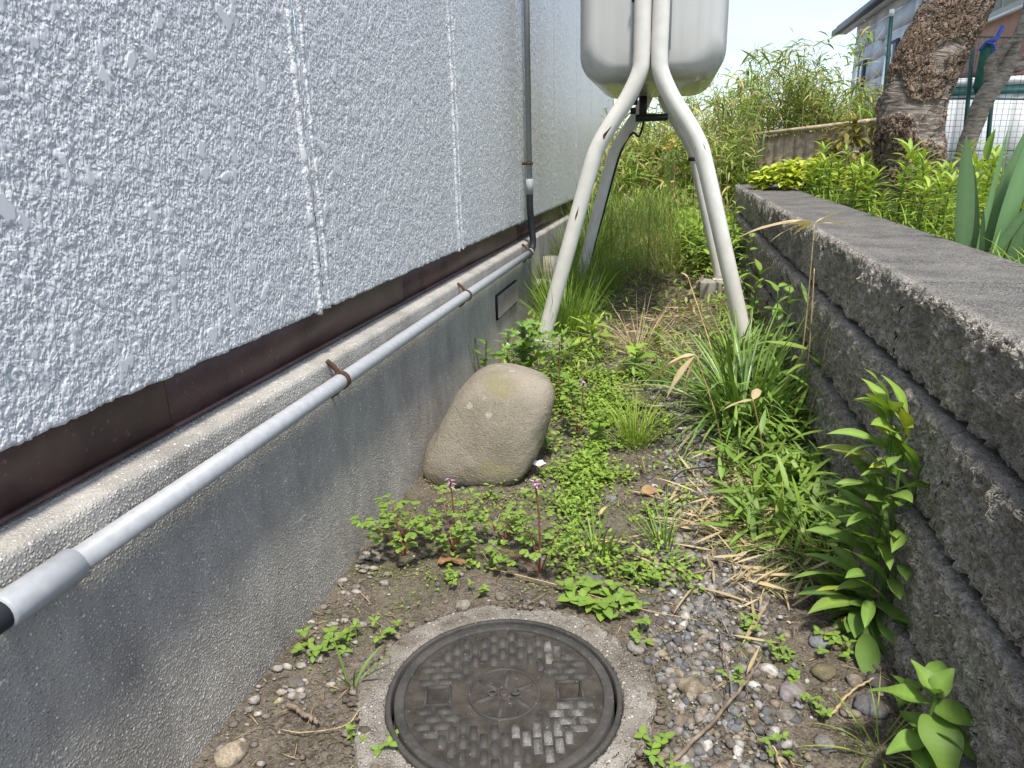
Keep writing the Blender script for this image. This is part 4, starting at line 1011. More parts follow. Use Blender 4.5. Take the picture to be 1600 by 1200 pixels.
for x, y, r, col, l in [(.085, 1.185, .034, (.26, .22, .16), 'oval tan pebble on the gravel right of the manhole'), (.125, 1.155, .021, (.15, .15, .12), 'dark olive pebble touching the oval tan pebble'), (.355, 1.385, .030, (.19, .20, .21), 'flat slate-grey stone below the tall weed'), (.41, 1.20, .036, (.13, .135, .145), 'dark grey stone near the broad-leaved weed'), (.37, 1.175, .022, (.25, .21, .17), 'tan stone left of the dark grey stone'),
                        (.275, 1.215, .036, (.25, .22, .23), 'flat mauve-grey stone lying right of the gravel'), (.25, 1.145, .022, (.27, .26, .24), 'pale grey stone below the flat mauve one'), (.185, 1.70, .034, (.10, .105, .11), 'dark rough stone at the upper end of the gravel'), (.06, 1.76, .030, (.31, .29, .25), 'pale stone among straw at the gravel edge'), (-.725, .87, .040, (.36, .30, .22), 'pale broken stone in the bottom left corner by the foundation'), (-.68, 1.02, .022, (.36, .34, .31), 'whitish stone left of the manhole collar'), (-.70, 1.055, .022, (.16, .15, .14), 'dark pebble at the foundation left of the manhole'),
                        (-.27, 2.17, .036, (.27, .26, .25), 'grey stone on the soil right of the boulder'), (.40, 1.55, .026, (.21, .20, .18), 'grey stone at the wall side beneath the leafy weed'), (.345, 1.285, .034, (.17, .145, .085), 'mossy brown stone between gravel and block wall'), (.44, 1.27, .026, (.12, .125, .135), 'blue-grey stone at the foot of the wall'), (.40, 1.262, .024, (.23, .20, .16), 'brown stone beside the blue-grey stone at the wall'), (.24, 1.27, .024, (.55, .52, .48), 'white stone in the soil right of the gravel'),
                        (-.15, 1.52, .036, (.13, .135, .14), 'flat dark stone half buried beyond the clover'), (-.14, 1.98, .026, (.19, .19, .19), 'grey pebble on bare soil in mid path'), (-.03, 1.29, .026, (.25, .24, .22), 'pale pebble between the collar and the gravel'), (.31, 1.09, .026, (.20, .19, .18), 'grey stone at the bottom right among weeds'), (.13, .985, .032, (.22, .17, .13), 'brown stone at the very bottom of the gravel'), (.20, 1.0, .03, (.24, .21, .18), 'tan stone at the bottom edge right of the twig'), (-.44, 1.37, .024, (.30, .28, .24), 'pale flat stone on bare soil above the manhole'), (-.36, 1.42, .018, (.25, .23, .2), 'small stone on bare soil beyond the collar')]:
    r *= .82; o = MB(); s = pebblemesh(o, (x, y, float(gh(x, y)) + r * .10), r, col, U(0, 50), U(.38, .6)); tag(o.build('stone', 'pebble'), l, 'stone', 'larger loose stones')

# ------------------------------------------------------------------ straw, twigs, petals, litter
def f_straw():
    if U(0, 1) < .6: return rng.normal(.24, .09), rng.normal(1.9, .22)
    return rng.normal(.0, .25), rng.normal(3.5, .55)
n = 680; xy = np.array([f_straw() for k in range(n)]); xy[:, 0] = np.clip(xy[:, 0], -.7, .48)
mb = MB().add(*blades(np.stack([xy[:, 0], xy[:, 1], gh(xy[:, 0], xy[:, 1]) + U(.006, .03, n)], -1), U(0, 2 * PI, n), U(.04, .16, n), U(.002, .010, n), U(-.1, .2, n), U(-.1, .25, n), 4, 'lance', .3, np.ones((n, 3)) * U(.55, 1.15, (n, 1)), U(-.8, .8, n)))
tag(stuff(mb.build('straw_litter', 'leaf_dry')), 'dry straw and bamboo leaf litter lying on the path', 'litter')
n = 900; xy = np.stack([rng.normal(.05, .2, n), rng.normal(4.1, .5, n)], -1)
mb = MB().add(*blades(np.stack([xy[:, 0], xy[:, 1], gh(xy[:, 0], xy[:, 1]) + U(.004, .03, n)], -1), U(0, 2 * PI, n), U(.03, .14, n), U(.002, .008, n), U(-.1, .2, n), U(-.1, .3, n), 3, 'grass', .2, np.array([.75, .66, .6]) * U(.35, 1.15, (n, 1))))
tag(stuff(mb.build('twig_litter', 'leaf_dry')), 'dark twig and leaf litter on the path beneath the tank', 'litter')
n = 900; xy = np.stack([U(-.76, .48, n), U(.82, 3.2, n)], -1); xy = xy[[notmh(a, b, .31) for a, b in xy]]; n = len(xy)
mb = MB().add(*blades(np.stack([xy[:, 0], xy[:, 1], gh(xy[:, 0], xy[:, 1]) + U(.002, .012, n)], -1), U(0, 2 * PI, n), U(.01, .06, n), U(.001, .003, n), U(-.1, .15, n), U(-.3, .3, n), 3, 'grass', .2, np.array([.75, .65, .55]) * U(.3, 1.1, (n, 1))))
tag(stuff(mb.build('fine_litter', 'leaf_dry')), 'fine plant fibres scattered over the soil', 'litter')
def twig(pts, r, label, mat='twig', name='twig'):
    P = smooth_path([(x, y, float(gh(x, y)) + z) for x, y, z in pts], 24); P[:, :2] += (rng.random((24, 2)) - .5) * r * 1.2
    tag(MB().add(*tube(P, np.linspace(r, r * .55, 24), 7)).build(name, mat), label, 'twig')
twig([(.03, .96, .012), (.085, 1.04, .02), (.15, 1.13, .022), (.20, 1.22, .024), (.225, 1.29, .02)], .0042, 'bare brown twig lying across the gravel')
twig([(.155, 1.15, .022), (.15, 1.25, .02), (.145, 1.36, .014)], .002, 'thin side twig lying up the gravel')
twig([(-.31, 1.62, .012), (-.12, 1.69, .02), (.05, 1.79, .025), (.25, 1.93, .03)], .0028, 'long straw stalk lying across the path', 'straw', 'straw_stalk')
twig([(-.42, 1.52, .008), (-.25, 1.48, .012), (-.05, 1.42, .010), (.10, 1.40, .01)], .0016, 'thin straw lying beyond the manhole', 'straw', 'straw_stalk')
twig([(.33, 1.15, .016), (.38, 1.215, .02), (.43, 1.26, .02)], .0032, 'short pale stick at the foot of the wall', 'straw', 'straw_stalk')
twig([(.22, .93, .012), (.225, .99, .016), (.215, 1.05, .016)], .003, 'pale stick pointing up at the bottom edge', 'straw', 'straw_stalk')
twig([(.02, 2.06, .012), (.08, 2.14, .03), (.16, 2.20, .022), (.24, 2.24, .015)], .0028, 'dark thin twig on the upper gravel', 'black_metal')
twig([(.12, 4.35, .02), (.16, 4.45, .06), (.22, 4.60, .10), (.25, 4.75, .11)], .012, 'grey branch stub leaning at the far footing block')
twig([(-.54, 1.03, .01), (-.545, .96, .012), (-.62, .93, .012), (-.66, .93, .01)], .0013, 'thin dry root fibre left of the collar', 'straw', 'straw_stalk')
twig([(-.68, .985, .012), (-.63, .965, .014), (-.60, .955, .012)], .006, 'short rotten stick left of the collar')
def dryleaf(x, y, az, L_, w, label, tint=(.8, .7, .6), z=.012, mat='leaf_dry'):
    b = on(x, y, z); tag(MB().add(*blades([b], az, L_, w, .15, .5, 7, 'ovate', .3, np.array([tint]), U(-.4, .4), .3)).build('dry_leaf' if mat == 'leaf_dry' else 'blossom_petal', mat), label, 'leaf' if mat == 'leaf_dry' else 'petal')
dryleaf(-.70, 1.60, 1.0, .08, .05, 'brown dead leaf at the foundation behind the bushy corydalis', (.42, .27, .2)); dryleaf(-.55, 1.52, .3, .08, .045, 'brown dead leaf under the corydalis in front of the boulder', (.45, .25, .17))
dryleaf(.30, 1.79, 1.2, .085, .06, 'rust-brown dead leaf under the thin arching grass', (.6, .33, .2)); dryleaf(-.05, 2.02, .4, .08, .035, 'curled pinkish-brown dead leaf on bare soil in mid path', (.6, .42, .33)); dryleaf(.44, 1.42, 2.2, .06, .04, 'orange withered leaf at the base of the tall weed', (.9, .55, .25)); dryleaf(.10, 4.15, .6, .10, .06, 'russet dead leaf on the path beneath the tank', (.6, .3, .17)); dryleaf(-.16, 1.80, 1.3, .075, .010, 'upright pale straw leaf in the soil of mid path', (1.1, 1.05, .8), .03); dryleaf(.14, 1.83, 1.5, .08, .012, 'flat tan bamboo leaf on the gravel', (1.05, .9, .65), .02)
dryleaf(.02, 3.25, .3, .09, .05, 'rust-coloured dead leaf on the path before the tank', (.65, .33, .2)); dryleaf(-.16, 3.02, 2.6, .06, .045, 'orange-brown dead leaf among weeds before the tank', (.75, .4, .2))
b = on(-.385, 2.10, .03); pt = thing('blossom', b, 'fallen white cherry blossom at the right foot of the boulder', 'flower')
for k in range(5): leafobj(pt, b, k * 1.256, .032, .022, .9, .6, 'oblan', 'petal', (1, .97, 1), 5, .2, name='petal')
MB().add(*tube([(b[0], b[1], b[2] - .04), b], .002, 5)).build('stalk', 'stem_green', pt)

# broad-leaved sprigs along the alley
def sprig(x, y, h, n, L0, L1, asp, prof, label, tint=(1.1, 1.25, .85), red=False, name='weed_plant', ground=None):
    b = on(x, y) if ground is None else ground(x, y); o = thing(name, b, label, 'plant')
    top = (b[0] + U(-.03, .03), b[1] + U(-.03, .03), b[2] + h); P = smooth_path([b, tuple((np.array(b) + top) / 2 + (U(-.01, .01), 0, 0)), top], 12)
    MB().add(*tube(P, np.linspace(.004, .0018, 12), 6)).build('stem', 'stem_red' if red else 'stem_green', o)
    a = U(0, 6)
    for k in range(n):
        f = .25 + .75 * k / max(1, n - 1); a += 2.4; L_ = U(L0, L1) * (1.1 - .35 * f)
        leafobj(o, tuple(P[min(11, int(f * 11))]), a, L_, L_ * asp, U(.1, .7) + .3 * f, U(.3, 1.1), prof, 'leaf', gtint(1, tint, .15, .25)[0], 8, .2, U(-.3, .3), .08)
    return o
sprig(-.13, 3.05, .13, 7, .08, .12, .7, 'serrate', 'young plant with heart-shaped toothed leaves in mid path', (1.3, 1.45, .85))
sprig(-.02, 3.4, .10, 6, .06, .09, .6, 'serrate', 'young toothed-leaf plant between the tank legs', (1.2, 1.35, .85)); sprig(-.34, 2.62, .16, 8, .05, .08, .75, 'serrate', 'leafy plant with toothed leaves just right of the boulder top', (1.15, 1.3, .85)); sprig(-.21, 2.35, .09, 8, .045, .065, .8, 'serrate', 'round toothed-leaf plant between boulder and fine grass tuft', (1.2, 1.35, .8))
sprig(-.38, 2.28, .12, 6, .05, .07, .5, 'ovate', 'pale stalked weed at the right foot of the boulder', (1.2, 1.3, .85))
sprig(-.33, 3.35, .16, 12, .12, .18, .28, 'thistle', 'young thistle on the ground beside the near left footing block', (1.5, 1.5, .8)); sprig(-.43, 3.05, .15, 12, .1, .16, .3, 'thistle', 'dark young thistle between boulder and footing block', (.8, 1.0, .75))
sprig(.45, 3.7, .34, 12, .08, .12, .42, 'ovate', 'leafy weed growing against the wall behind the near right tank leg', (1.1, 1.25, .8)); sprig(.46, 4.4, .42, 14, .08, .12, .35, 'ovate', 'leafy weed against the wall beside the far right tank leg', (1.2, 1.3, .8)); sprig(.47, 3.15, .36, 9, .08, .12, .45, 'ovate', 'sparse weed with glossy leaves against the wall by the grass clump', (1.0, 1.2, .8)); sprig(.44, 5.2, .5, 18, .1, .15, .25, 'lance', 'narrow-leaved weed at the wall behind the tank', (1.3, 1.4, .8)); sprig(.48, 2.85, .45, 10, .06, .1, .5, 'ovate', 'thin weed with oval leaves climbing beside the bamboo grass stems', (1.0, 1.2, .9))
sprig(-.72, 2.75, .24, 16, .10, .16, .26, 'thistle', 'dark jagged weed in the corner between boulder and foundation', (.7, .85, .6)); sprig(-.70, 3.02, .18, 14, .06, .1, .3, 'lance', 'small leafy weed at the foundation below the vent', (1.1, 1.2, .8))
sprig(.40, 2.1, .14, 9, .07, .11, .36, 'ovate', 'leafy weed in the tangle at the wall foot', (1.05, 1.2, .8)); sprig(.30, 2.02, .10, 8, .06, .1, .36, 'ovate', 'low leafy weed at the front of the tangle by the gravel', (1.1, 1.25, .8)); sprig(.24, 1.86, .09, 7, .06, .085, .34, 'ovate', 'small upright weed among straw at the gravel edge', (1.1, 1.25, .8))

# ------------------------------------------------------------------ garden behind the block wall
# iris clump: each sword leaf a part
ir = thing('iris_clump', ong(1.0, 2.50), 'clump of upright blue-green iris leaves behind the block wall', 'plant')
gx, gy, gz_ = ir.location
for x, y, az, L_, w, el, dr_, rl_, tn in [(.90, 2.50, 2.9, .41, .050, 1.50, .08, .15, 1.0), (.925, 2.47, .5, .43, .026, 1.50, .05, .3, 1.25), (.955, 2.52, .3, .44, .040, 1.42, .10, .1, .95), (.975, 2.46, .1, .47, .056, 1.47, .06, .1, 1.3), (1.01, 2.44, .2, .39, .052, 1.33, .15, -.1, .7), (1.03, 2.52, .1, .46, .05, 1.22, .1, .2, 1.2), (1.05, 2.42, -.1, .40, .055, 1.02, .2, .0, .85), (.94, 2.42, .2, .28, .034, 1.30, .5, .2, .75), (.915, 2.40, 1.8, .20, .03, 1.45, .1, .1, 1.0), (1.10, 2.50, 0, .47, .05, 1.12, .2, .2, 1.0), (1.12, 2.55, .1, .42, .045, .95, .3, .1, .9), (.97, 2.58, 2.0, .38, .04, 1.4, .2, .3, 1.1), (1.0, 2.38, -.6, .22, .032, 1.0, .3, .1, .8), (.99, 2.56, 1.0, .44, .05, 1.5, .05, 0, 1.15), (1.06, 2.36, .2, .33, .045, .9, .3, 0, 1.0), (1.08, 2.58, .3, .5, .05, 1.3, .1, 0, .85)]:
    x += .085; y *= 1.07; L_ *= 1.07; w *= 1.1; leafobj(ir, (x, y, float(gg(x, y)) - .01), az, L_, w, el, dr_, 'sword', 'iris_leaf', np.array([1, 1.0, .95]) * tn, 12, .10, 1.45 + rl_ + U(-.25, .25))
leafobj(ir, (1.0, 2.65, .96), .5, .10, .03, 1.5, .05, 'lance', 'leaf', (1.3, 1.4, .9), 7, .8, name='bud')
# lilies: three kinds of stem, copied
def lily_proto(k):
    o = thing('lily_plant', (0, 0, 0), 'leafy green lily stem growing among others behind the block wall', 'plant', 'lily stems behind the block wall')
    h = (.24, .30, .19)[k]; P = smooth_path([(0, 0, -.02), (.01, 0, h * .5), (.0, .01, h)], 14); MB().add(*tube(P, np.linspace(.005, .003, 14), 6)).build('stem', 'stem_green', o)
    nl = 42; f = np.linspace(.1, 1, nl); a = np.arange(nl) * 2.4 + U(-.2, .2, nl); base = P[(f * 13).astype(int)]
    mb = MB().add(*blades(base, a, U(.075, .12, nl) * (1.1 - .35 * f), U(.012, .019, nl), .35 + .75 * f ** 2 + U(-.15, .15, nl), U(.4, 1.1, nl), 5, 'lance', .3, gtint(nl, (1.5, 1.5, .85), .18, .3), U(-.3, .3, nl)))
    mb.build('foliage', 'leaf', o); return o
protos = [lily_proto(k) for k in range(3)]; used = [False] * 3
spots = []
while len(spots) < 95:
    y = 2.0 + 4.2 * U(0, 1) ** .9; x = 1.0 + U(0, 1) ** 1.2 * (.95 if y > 3.3 else .7)
    if math.hypot(x - 1.33, y - 4.5) < .24 or (y < 2.75 and .84 < x < 1.2) or (x > 1.25 and y < 2.3): continue
    if all(math.hypot(x - a, y - b) > .075 for a, b in spots): spots.append((x, y))
def lily_label(k, x, y):
    size = ('medium', 'tall', 'short')[k]
    if y < 2.9: w_ = 'beside the iris clump'
    elif math.hypot(x - 1.33, y - 4.4) < .5: w_ = 'at the foot of the leaning cherry trunk'
    elif x < 1.25 and y < 4.2: w_ = 'along the back edge of the block wall'
    elif x < 1.3: w_ = 'between the block wall and the golden shrub'
    elif y < 4.2: w_ = 'in the bed right of the iris, before the trunk'
    else: w_ = 'in the bed right of the cherry trunk'
    return size + ' leafy green lily stem ' + w_
for i_, (x, y) in enumerate(spots):
    k = i_ % 3; loc = ong(x, y); s_ = U(.8, 1.25)
    if not used[k]: used[k] = True; protos[k].location = loc; protos[k].rotation_euler = (0, 0, U(0, 6)); protos[k].scale = (s_,) * 3; protos[k]['label'] = lily_label(k, x, y)
    else: dup(protos[k], loc, U(0, 6.28), s_, lily_label(k, x, y))
n = 5200; xy = np.stack([.97 + U(0, 1, n) ** 1.1 * 1.6, U(1.9, 6.8, n)], -1)
mb = MB().add(*blades(np.stack([xy[:, 0], xy[:, 1], gg(xy[:, 0], xy[:, 1]) - .01], -1), U(0, 2 * PI, n), U(.06, .2, n), U(.005, .012, n), U(.6, 1.5, n), U(.1, 1.3, n), 4, 'grass', .25, gtint(n, (1.2, 1.3, .75), .3, .35)))
tag(stuff(mb.build('garden_grass', 'leaf')), 'short green grass and weeds covering the garden bed', 'ground cover')
def bush(name, cx_, cy_, rx_, ry_, h, n, L0, L1, asp, tint, label, prof='ovate', mat='leaf', stems_=9, el=(-.3, .6), yel=.25, base=None):
    b = ong(cx_, cy_) if base is None else base; o = thing(name, b, label, 'shrub'); st_ = MB()
    tips = []
    for k in range(stems_):
        a = U(0, 2 * PI); r = math.sqrt(U(0, 1)); e = np.array([cx_ + r * rx_ * math.cos(a), cy_ + r * ry_ * math.sin(a), b[2] + h * U(.6, 1.0) * (1 - .3 * r * r)]); tips.append(e)
        st_.add(*tube(smooth_path([b, (np.array(b) * .5 + e * .5) + (0, 0, .06 * h), e], 8), np.linspace(.006, .002, 8), 5))
    st_.build('stem', 'stem_red' if tint[0] > tint[1] else 'stem_green', o)
    u = rng.normal(0, 1, (n, 3)); u /= np.linalg.norm(u, axis=1)[:, None]; rr_ = U(.35, 1, n) ** .5
    p = np.stack([cx_ + u[:, 0] * rx_ * rr_, cy_ + u[:, 1] * ry_ * rr_, b[2] + h * (.35 + .65 * np.abs(u[:, 2]) * rr_)], -1)
    p[:, 2] += .10 * h * (vnoise(p[:, 0] * 9, p[:, 1] * 9, 0, 5) - .5) * 2
    L_ = U(L0, L1, n)
    MB().add(*blades(p, np.arctan2(u[:, 1], u[:, 0]) + U(-.9, .9, n), L_, L_ * asp, U(*el, n), U(.2, 1.2, n), 4, prof, .2, gtint(n, tint, .25, yel), U(-.4, .4, n))).build('foliage', mat, o)
    return o
bush('golden_shrub', .98, 6.0, .36, .32, .30, 560, .06, .10, .62, (2.7, 2.15, .9), 'low golden-leaved shrub at the far end of the block wall')
bush('golden_shrub', 1.34, 5.55, .15, .18, .22, 120, .06, .10, .62, (3.2, 2.0, 1.0), 'small apricot-tinged golden shrub left of the cherry trunk')
bush('russet_shrub', 1.48, 6.4, .32, .3, .60, 480, .07, .12, .34, (1.6, .82, .95), 'russet-leaved bush left of the cherry trunk in front of the fence', 'lance', el=(-.5, .6))
bush('russet_shrub', 1.50, 3.3, .17, .2, .42, 46, .08, .13, .45, (1.9, .62, .6), 'red-leaved young shrub behind the iris clump', 'ovate', el=(-.7, .3))
bush('climbing_weed', .62, 7.6, .28, .3, .75, 420, .06, .1, .6, (.75, 1.0, .7), 'dark green leafy climber at the left end of the fence', base=(.62, 7.6, float(gz(.6, 7.6))))
for x, y, l in [(1.12, 5.75, 'left white flower spike beside the golden shrub'), (1.22, 5.8, 'right white flower spike beside the golden shrub')]:
    b = ong(x, y); o = thing('flower_spike', b, l, 'flower', 'white flower spikes'); MB().add(*tube(smooth_path([b, (x, y, b[2] + .2), (x + .05, y, b[2] + .32), (x + .11, y, b[2] + .33)], 10), .003, 5)).build('stem', 'stem_green', o); mb = MB()
    for k in range(60): mb.add(*blades([(x + .03 + .09 * k / 60, y + U(-.01, .01), b[2] + .29 + .05 * math.sin(k / 60 * 2.2))], U(0, 6.3), .016, .01, U(-.2, .8), .4, 2, 'ovate', .2, np.array([[.9, .92, .85]])))
    mb.build('petals', 'petal', o)

# cherry tree
def trunkmesh(P, R_, sides, seed, amp=.06, uvname=True):
    P = np.asarray(P); n = len(P); T = np.gradient(P, axis=0); T /= np.linalg.norm(T, axis=1)[:, None]
    a = np.linspace(0, 2 * PI, sides + 1); u = np.array([1., 0, 0]); V = []
    for i in range(n):
        u = u - T[i] * (u @ T[i]); u /= np.linalg.norm(u); w = np.cross(T[i], u)
        aw = a.copy(); aw[-1] = 0
        lob = 1 + amp * 2 * (fbm(np.cos(aw) * 1.4 + seed, np.sin(aw) * 1.4, np.full_like(aw, i * .035), 3, seed) - .5)
        V.append(P[i] + (R_[i] * lob)[:, None] * (np.cos(aw)[:, None] * u + np.sin(aw)[:, None] * w))
    return np.array(V)
def trunk_obj(name, mat, parent, pts, rad, n, sides, seed, amp=.12):
    P = smooth_path(pts, n); R_ = np.interp(np.linspace(0, len(rad) - 1, n), np.arange(len(rad)), rad)
    V = trunkmesh(P, R_, sides, seed, amp); org = np.array(parent_origin(parent))
    # the seam column is welded onto the first one
    V2 = V[:, :-1].reshape(-1, 3); i = np.arange(n - 1)[:, None]; j = np.arange(sides)[None, :]
    A = i * sides + j; B = i * sides + (j + 1) % sides; Q = np.stack([A, B, B + sides, A + sides], -1).reshape(-1, 4)
    mb = MB().add(V2, Q); me = mb.mesh(name, mat, org)
    uv = me.uv_layers.new(name='UVMap'); li = np.zeros(len(me.loops), np.int32); me.loops.foreach_get('vertex_index', li)
    lenc = np.concatenate([[0], np.cumsum(np.linalg.norm(np.diff(P, axis=0), axis=1))])
    ang = np.abs(((li % sides) / sides) * 2 - 1)
    uv.data.foreach_set('uv', np.stack([ang, lenc[li // sides]], -1).astype(np.float32).ravel())
    o = bpy.data.objects.new(name, me); C.objects.link(o); o.parent = parent; return o, P
def crown(parent, tips, n, rad, L0, L1, tint):
    c = np.array(tips)[rng.integers(len(tips), size=n)]; p = c + rng.normal(0, 1, (n, 3)) * np.array(rad)
    MB().add(*blades(p, U(0, 6.3, n), U(L0, L1, n), U(L0 * .42, L1 * .5, n), U(-.9, .5, n), U(.1, .9, n), 3, 'ovate', .2, gtint(n, tint, .25, .25), U(-.5, .5, n))).build('crown', 'leaf', parent)
ct_ = thing('cherry_tree', (1.32, 4.5, .63), 'thick leaning cherry trunk with rough flaking bark behind the block wall', 'tree')
_, PT = trunk_obj('trunk', 'cherry_bark', ct_, [(1.335, 4.5, .55), (1.325, 4.5, .72), (1.305, 4.5, .92), (1.275, 4.5, 1.16), (1.325, 4.5, 1.44), (1.45, 4.52, 1.76), (1.66, 4.56, 2.2), (1.98, 4.62, 2.75), (2.3, 4.6, 3.3)], [.205, .175, .163, .172, .166, .160, .15, .13, .10], 300, 132, 3)
tips = []
for e, r in [((2.6, 5.6, 4.3), .05), ((3.4, 5.0, 4.0), .055), ((3.0, 6.0, 3.9), .045)]:
    b0 = PT[-12 if e[0] < 2.7 else -4]; mid = (b0 + np.array(e)) / 2 + (0, 0, .2); trunk_obj('limb', 'cherry_bark', ct_, [tuple(b0), tuple(mid), e], [r + .03, r, .02], 40, 20, 5); tips += [e, tuple(mid), tuple((mid + np.array(e)) / 2)]
crown(ct_, tips, 4000, (.42, .42, .32), .06, .10, (.95, 1.1, .8))
t2 = thing('cherry_tree', (1.78, 5.75, .66), 'pale straight trunk half hidden behind the leaning cherry', 'tree')
trunk_obj('trunk', 'pale_bark', t2, [(1.79, 5.75, .6), (1.77, 5.75, 1.0), (1.76, 5.75, 1.5), (1.80, 5.8, 2.3), (1.95, 5.9, 3.2)], [.115, .10, .095, .085, .06], 90, 48, 9, .05)
crown(t2, [(2.0, 6.0, 3.5), (2.4, 6.3, 3.6), (1.8, 6.3, 3.7)], 1500, (.35, .35, .25), .05, .09, (1, 1.1, .8))
t3 = thing('gnarled_tree', (1.90, 5.5, .66), 'small gnarled pruned tree with a forked top at the right edge', 'tree')
_, P3 = trunk_obj('trunk', 'pale_bark', t3, [(1.90, 5.5, .6), (1.925, 5.5, .97), (1.95, 5.5, 1.12), (1.99, 5.5, 1.30), (2.07, 5.5, 1.45), (2.13, 5.5, 1.58)], [.066, .055, .056, .062, .056, .045], 120, 56, 12, .16)
trunk_obj('limb', 'pale_bark', t3, [(2.10, 5.5, 1.52), (2.12, 5.5, 1.64), (2.145, 5.5, 1.80), (2.19, 5.52, 2.15), (2.3, 5.6, 2.8)], [.04, .032, .028, .024, .012], 60, 28, 14)
trunk_obj('limb', 'pale_bark', t3, [(2.03, 5.5, 1.40), (2.00, 5.5, 1.52), (2.05, 5.49, 1.60), (2.10, 5.47, 1.655)], [.05, .036, .028, .02], 40, 24, 15)
trunk_obj('limb', 'pale_bark', t3, [(2.10, 5.5, 1.50), (2.15, 5.48, 1.49), (2.19, 5.47, 1.51)], [.035, .03, .025], 20, 20, 16)
crown(t3, [(2.4, 5.7, 3.0), (2.5, 5.5, 2.9)], 500, (.25, .25, .2), .05, .09, (1, 1.1, .8))

# ------------------------------------------------------------------ fence, net, far buildings
fe = thing('wooden_fence', (1.35, 8.8, .7), 'low weathered wooden board fence in front of the bamboo', 'fence')
fa, fb_ = np.array([.80, 9.5]), np.array([2.15, 7.75]); fd = (fb_ - fa); fl_ = np.linalg.norm(fd); fd /= fl_; fn = np.array([-fd[1], fd[0]])
def fbox(s0, s1, o0, o1, z0, z1, z0b=None):
    V = [tuple(fa + fd * s + fn * o) + (z,) for s in (s0, s1) for o in (o0, o1) for z in (z0, z1)]
    return np.array(V), box(0, 1, 0, 1, 0, 1)[1]
nb = 15
for k in range(nb):
    s0 = fl_ * k / nb; MB().add(*fbox(s0 + .004, s0 + fl_ / nb - .004, U(-.004, .004), .018, .6, 1.175 + U(-.004, .004) + .006 * k), c=(1,) * 3).build('board', 'wood', fe, smooth=False)
v, q = fbox(-.02, fl_ + .02, -.045, -.004, 1.19, 1.235); v[4:, 2] += .09; MB().add(v, q).build('cap_rail', 'wood', fe, smooth=False)
for s in (.0, fl_ * .5, fl_): MB().add(*fbox(s - .03, s + .03, .02, .08, .55, 1.18)).build('post', 'wood', fe, smooth=False)

def gbox(name, parent, mat, *b): return MB().add(*box(*b)).build(name, mat, parent, smooth=False)
gh_ = thing('grey_house', (4.2, 12.9, .7), 'single-storey house with grey horizontal siding and dark eaves beyond the bamboo', 'house')
gbox('wall', gh_, 'grey_siding', 3.115, 4.25, 11.25, 14.6, .6, 3.16)
zz = .7
while zz < 3.0:
    for y0, y1 in ((11.25, 12.62), (12.635, 13.28), (13.295, 14.6)): gbox('siding_plank', gh_, 'grey_siding', 3.098, 3.114, y0, y1, zz + .006, zz + .272)
    zz += .28
for y0, y1, z0, z1 in ((11.85, 12.45, 1.35, 2.52), (13.62, 14.2, 1.35, 2.45)):
    w = gbox('window', gh_, 'dark_trim', 3.07, 3.099, y0, y1, z0, z1); gbox('pane', w, 'glass', 3.06, 3.0695, y0 + .05, (y0 + y1) / 2 - .02, z0 + .05, z1 - .05); gbox('pane', w, 'glass', 3.06, 3.0695, (y0 + y1) / 2 + .02, y1 - .05, z0 + .05, z1 - .05)
gbox('corner_trim', gh_, 'white_paint', 3.08, 3.13, 11.18, 11.248, .6, 3.05)
v = [(2.93, 10.9, 3.11), (2.93, 15.5, 3.11), (4.6, 15.5, 3.80), (4.6, 10.9, 3.80), (2.93, 10.9, 3.24), (2.93, 15.5, 3.24), (4.6, 15.5, 3.95), (4.6, 10.9, 3.95)]
MB().add(v, [(0, 3, 2, 1), (4, 5, 6, 7), (0, 1, 5, 4), (2, 3, 7, 6), (0, 4, 7, 3), (1, 2, 6, 5)]).build('roof', 'dark_trim', gh_, smooth=False)
MB().add(*box(2.86, 2.929, 10.9, 15.55, 3.08, 3.17)).build('gutter', 'roof_metal', gh_, smooth=False)
gbox('soffit', gh_, 'grey_siding', 2.95, 3.095, 11.0, 15.4, 3.08, 3.105)
for yv in (12.75, 14.35): MB().add([(3.10, yv - .09, 2.62), (3.10, yv + .09, 2.62), (3.0, yv + .09, 2.62), (3.0, yv - .09, 2.62), (3.10, yv - .06, 2.80), (3.10, yv + .06, 2.80)], [(0, 1, 2, 3), (3, 2, 5, 4)], [(0, 3, 4), (1, 5, 2)]).build('vent_hood', 'white_paint', gh_, smooth=False)
pk = thing('pink_house', (5, 9.3, .7), 'pink stucco house with a white-framed window at the upper right', 'house')
gbox('wall', pk, 'pink_wall', 3.5, 6.5, 7.75, 10.9, 1.935, 5.0)
zz = .6
while zz < 1.9: gbox('siding_plank', pk, 'brown_wall', 3.48, 3.7, 7.75, 10.9, zz + .010, min(zz + .235, 1.93)); zz += .245
w = gbox('window', pk, 'white_paint', 3.43, 3.499, 8.6, 10.15, 2.37, 3.5); gbox('pane', w, 'curtain', 3.415, 3.4295, 8.67, 9.34, 2.45, 3.42); gbox('pane', w, 'curtain', 3.415, 3.4295, 9.42, 10.08, 2.45, 3.42); gbox('sill', w, 'white_paint', 3.38, 3.429, 8.55, 10.2, 2.335, 2.368)
rfv = [(3.1, 7.4, 5.0), (3.1, 11.2, 5.0), (5.0, 11.2, 6.1), (5.0, 7.4, 6.1), (6.9, 11.2, 5.0), (6.9, 7.4, 5.0)]
MB().add(rfv, [(0, 1, 2, 3), (3, 2, 4, 5)], [(0, 3, 5), (1, 4, 2)]).build('roof', 'roof_metal', pk, smooth=False)
wp = thing('panel_fence', (3.2, 7.5, .7), 'white panel fence with a teal rail behind the green net', 'fence')
for k in range(4): gbox('panel', wp, 'white_paint', 2.05 + k * .45, 2.05 + k * .45 + .445, 7.5, 7.53, .6, 1.46)
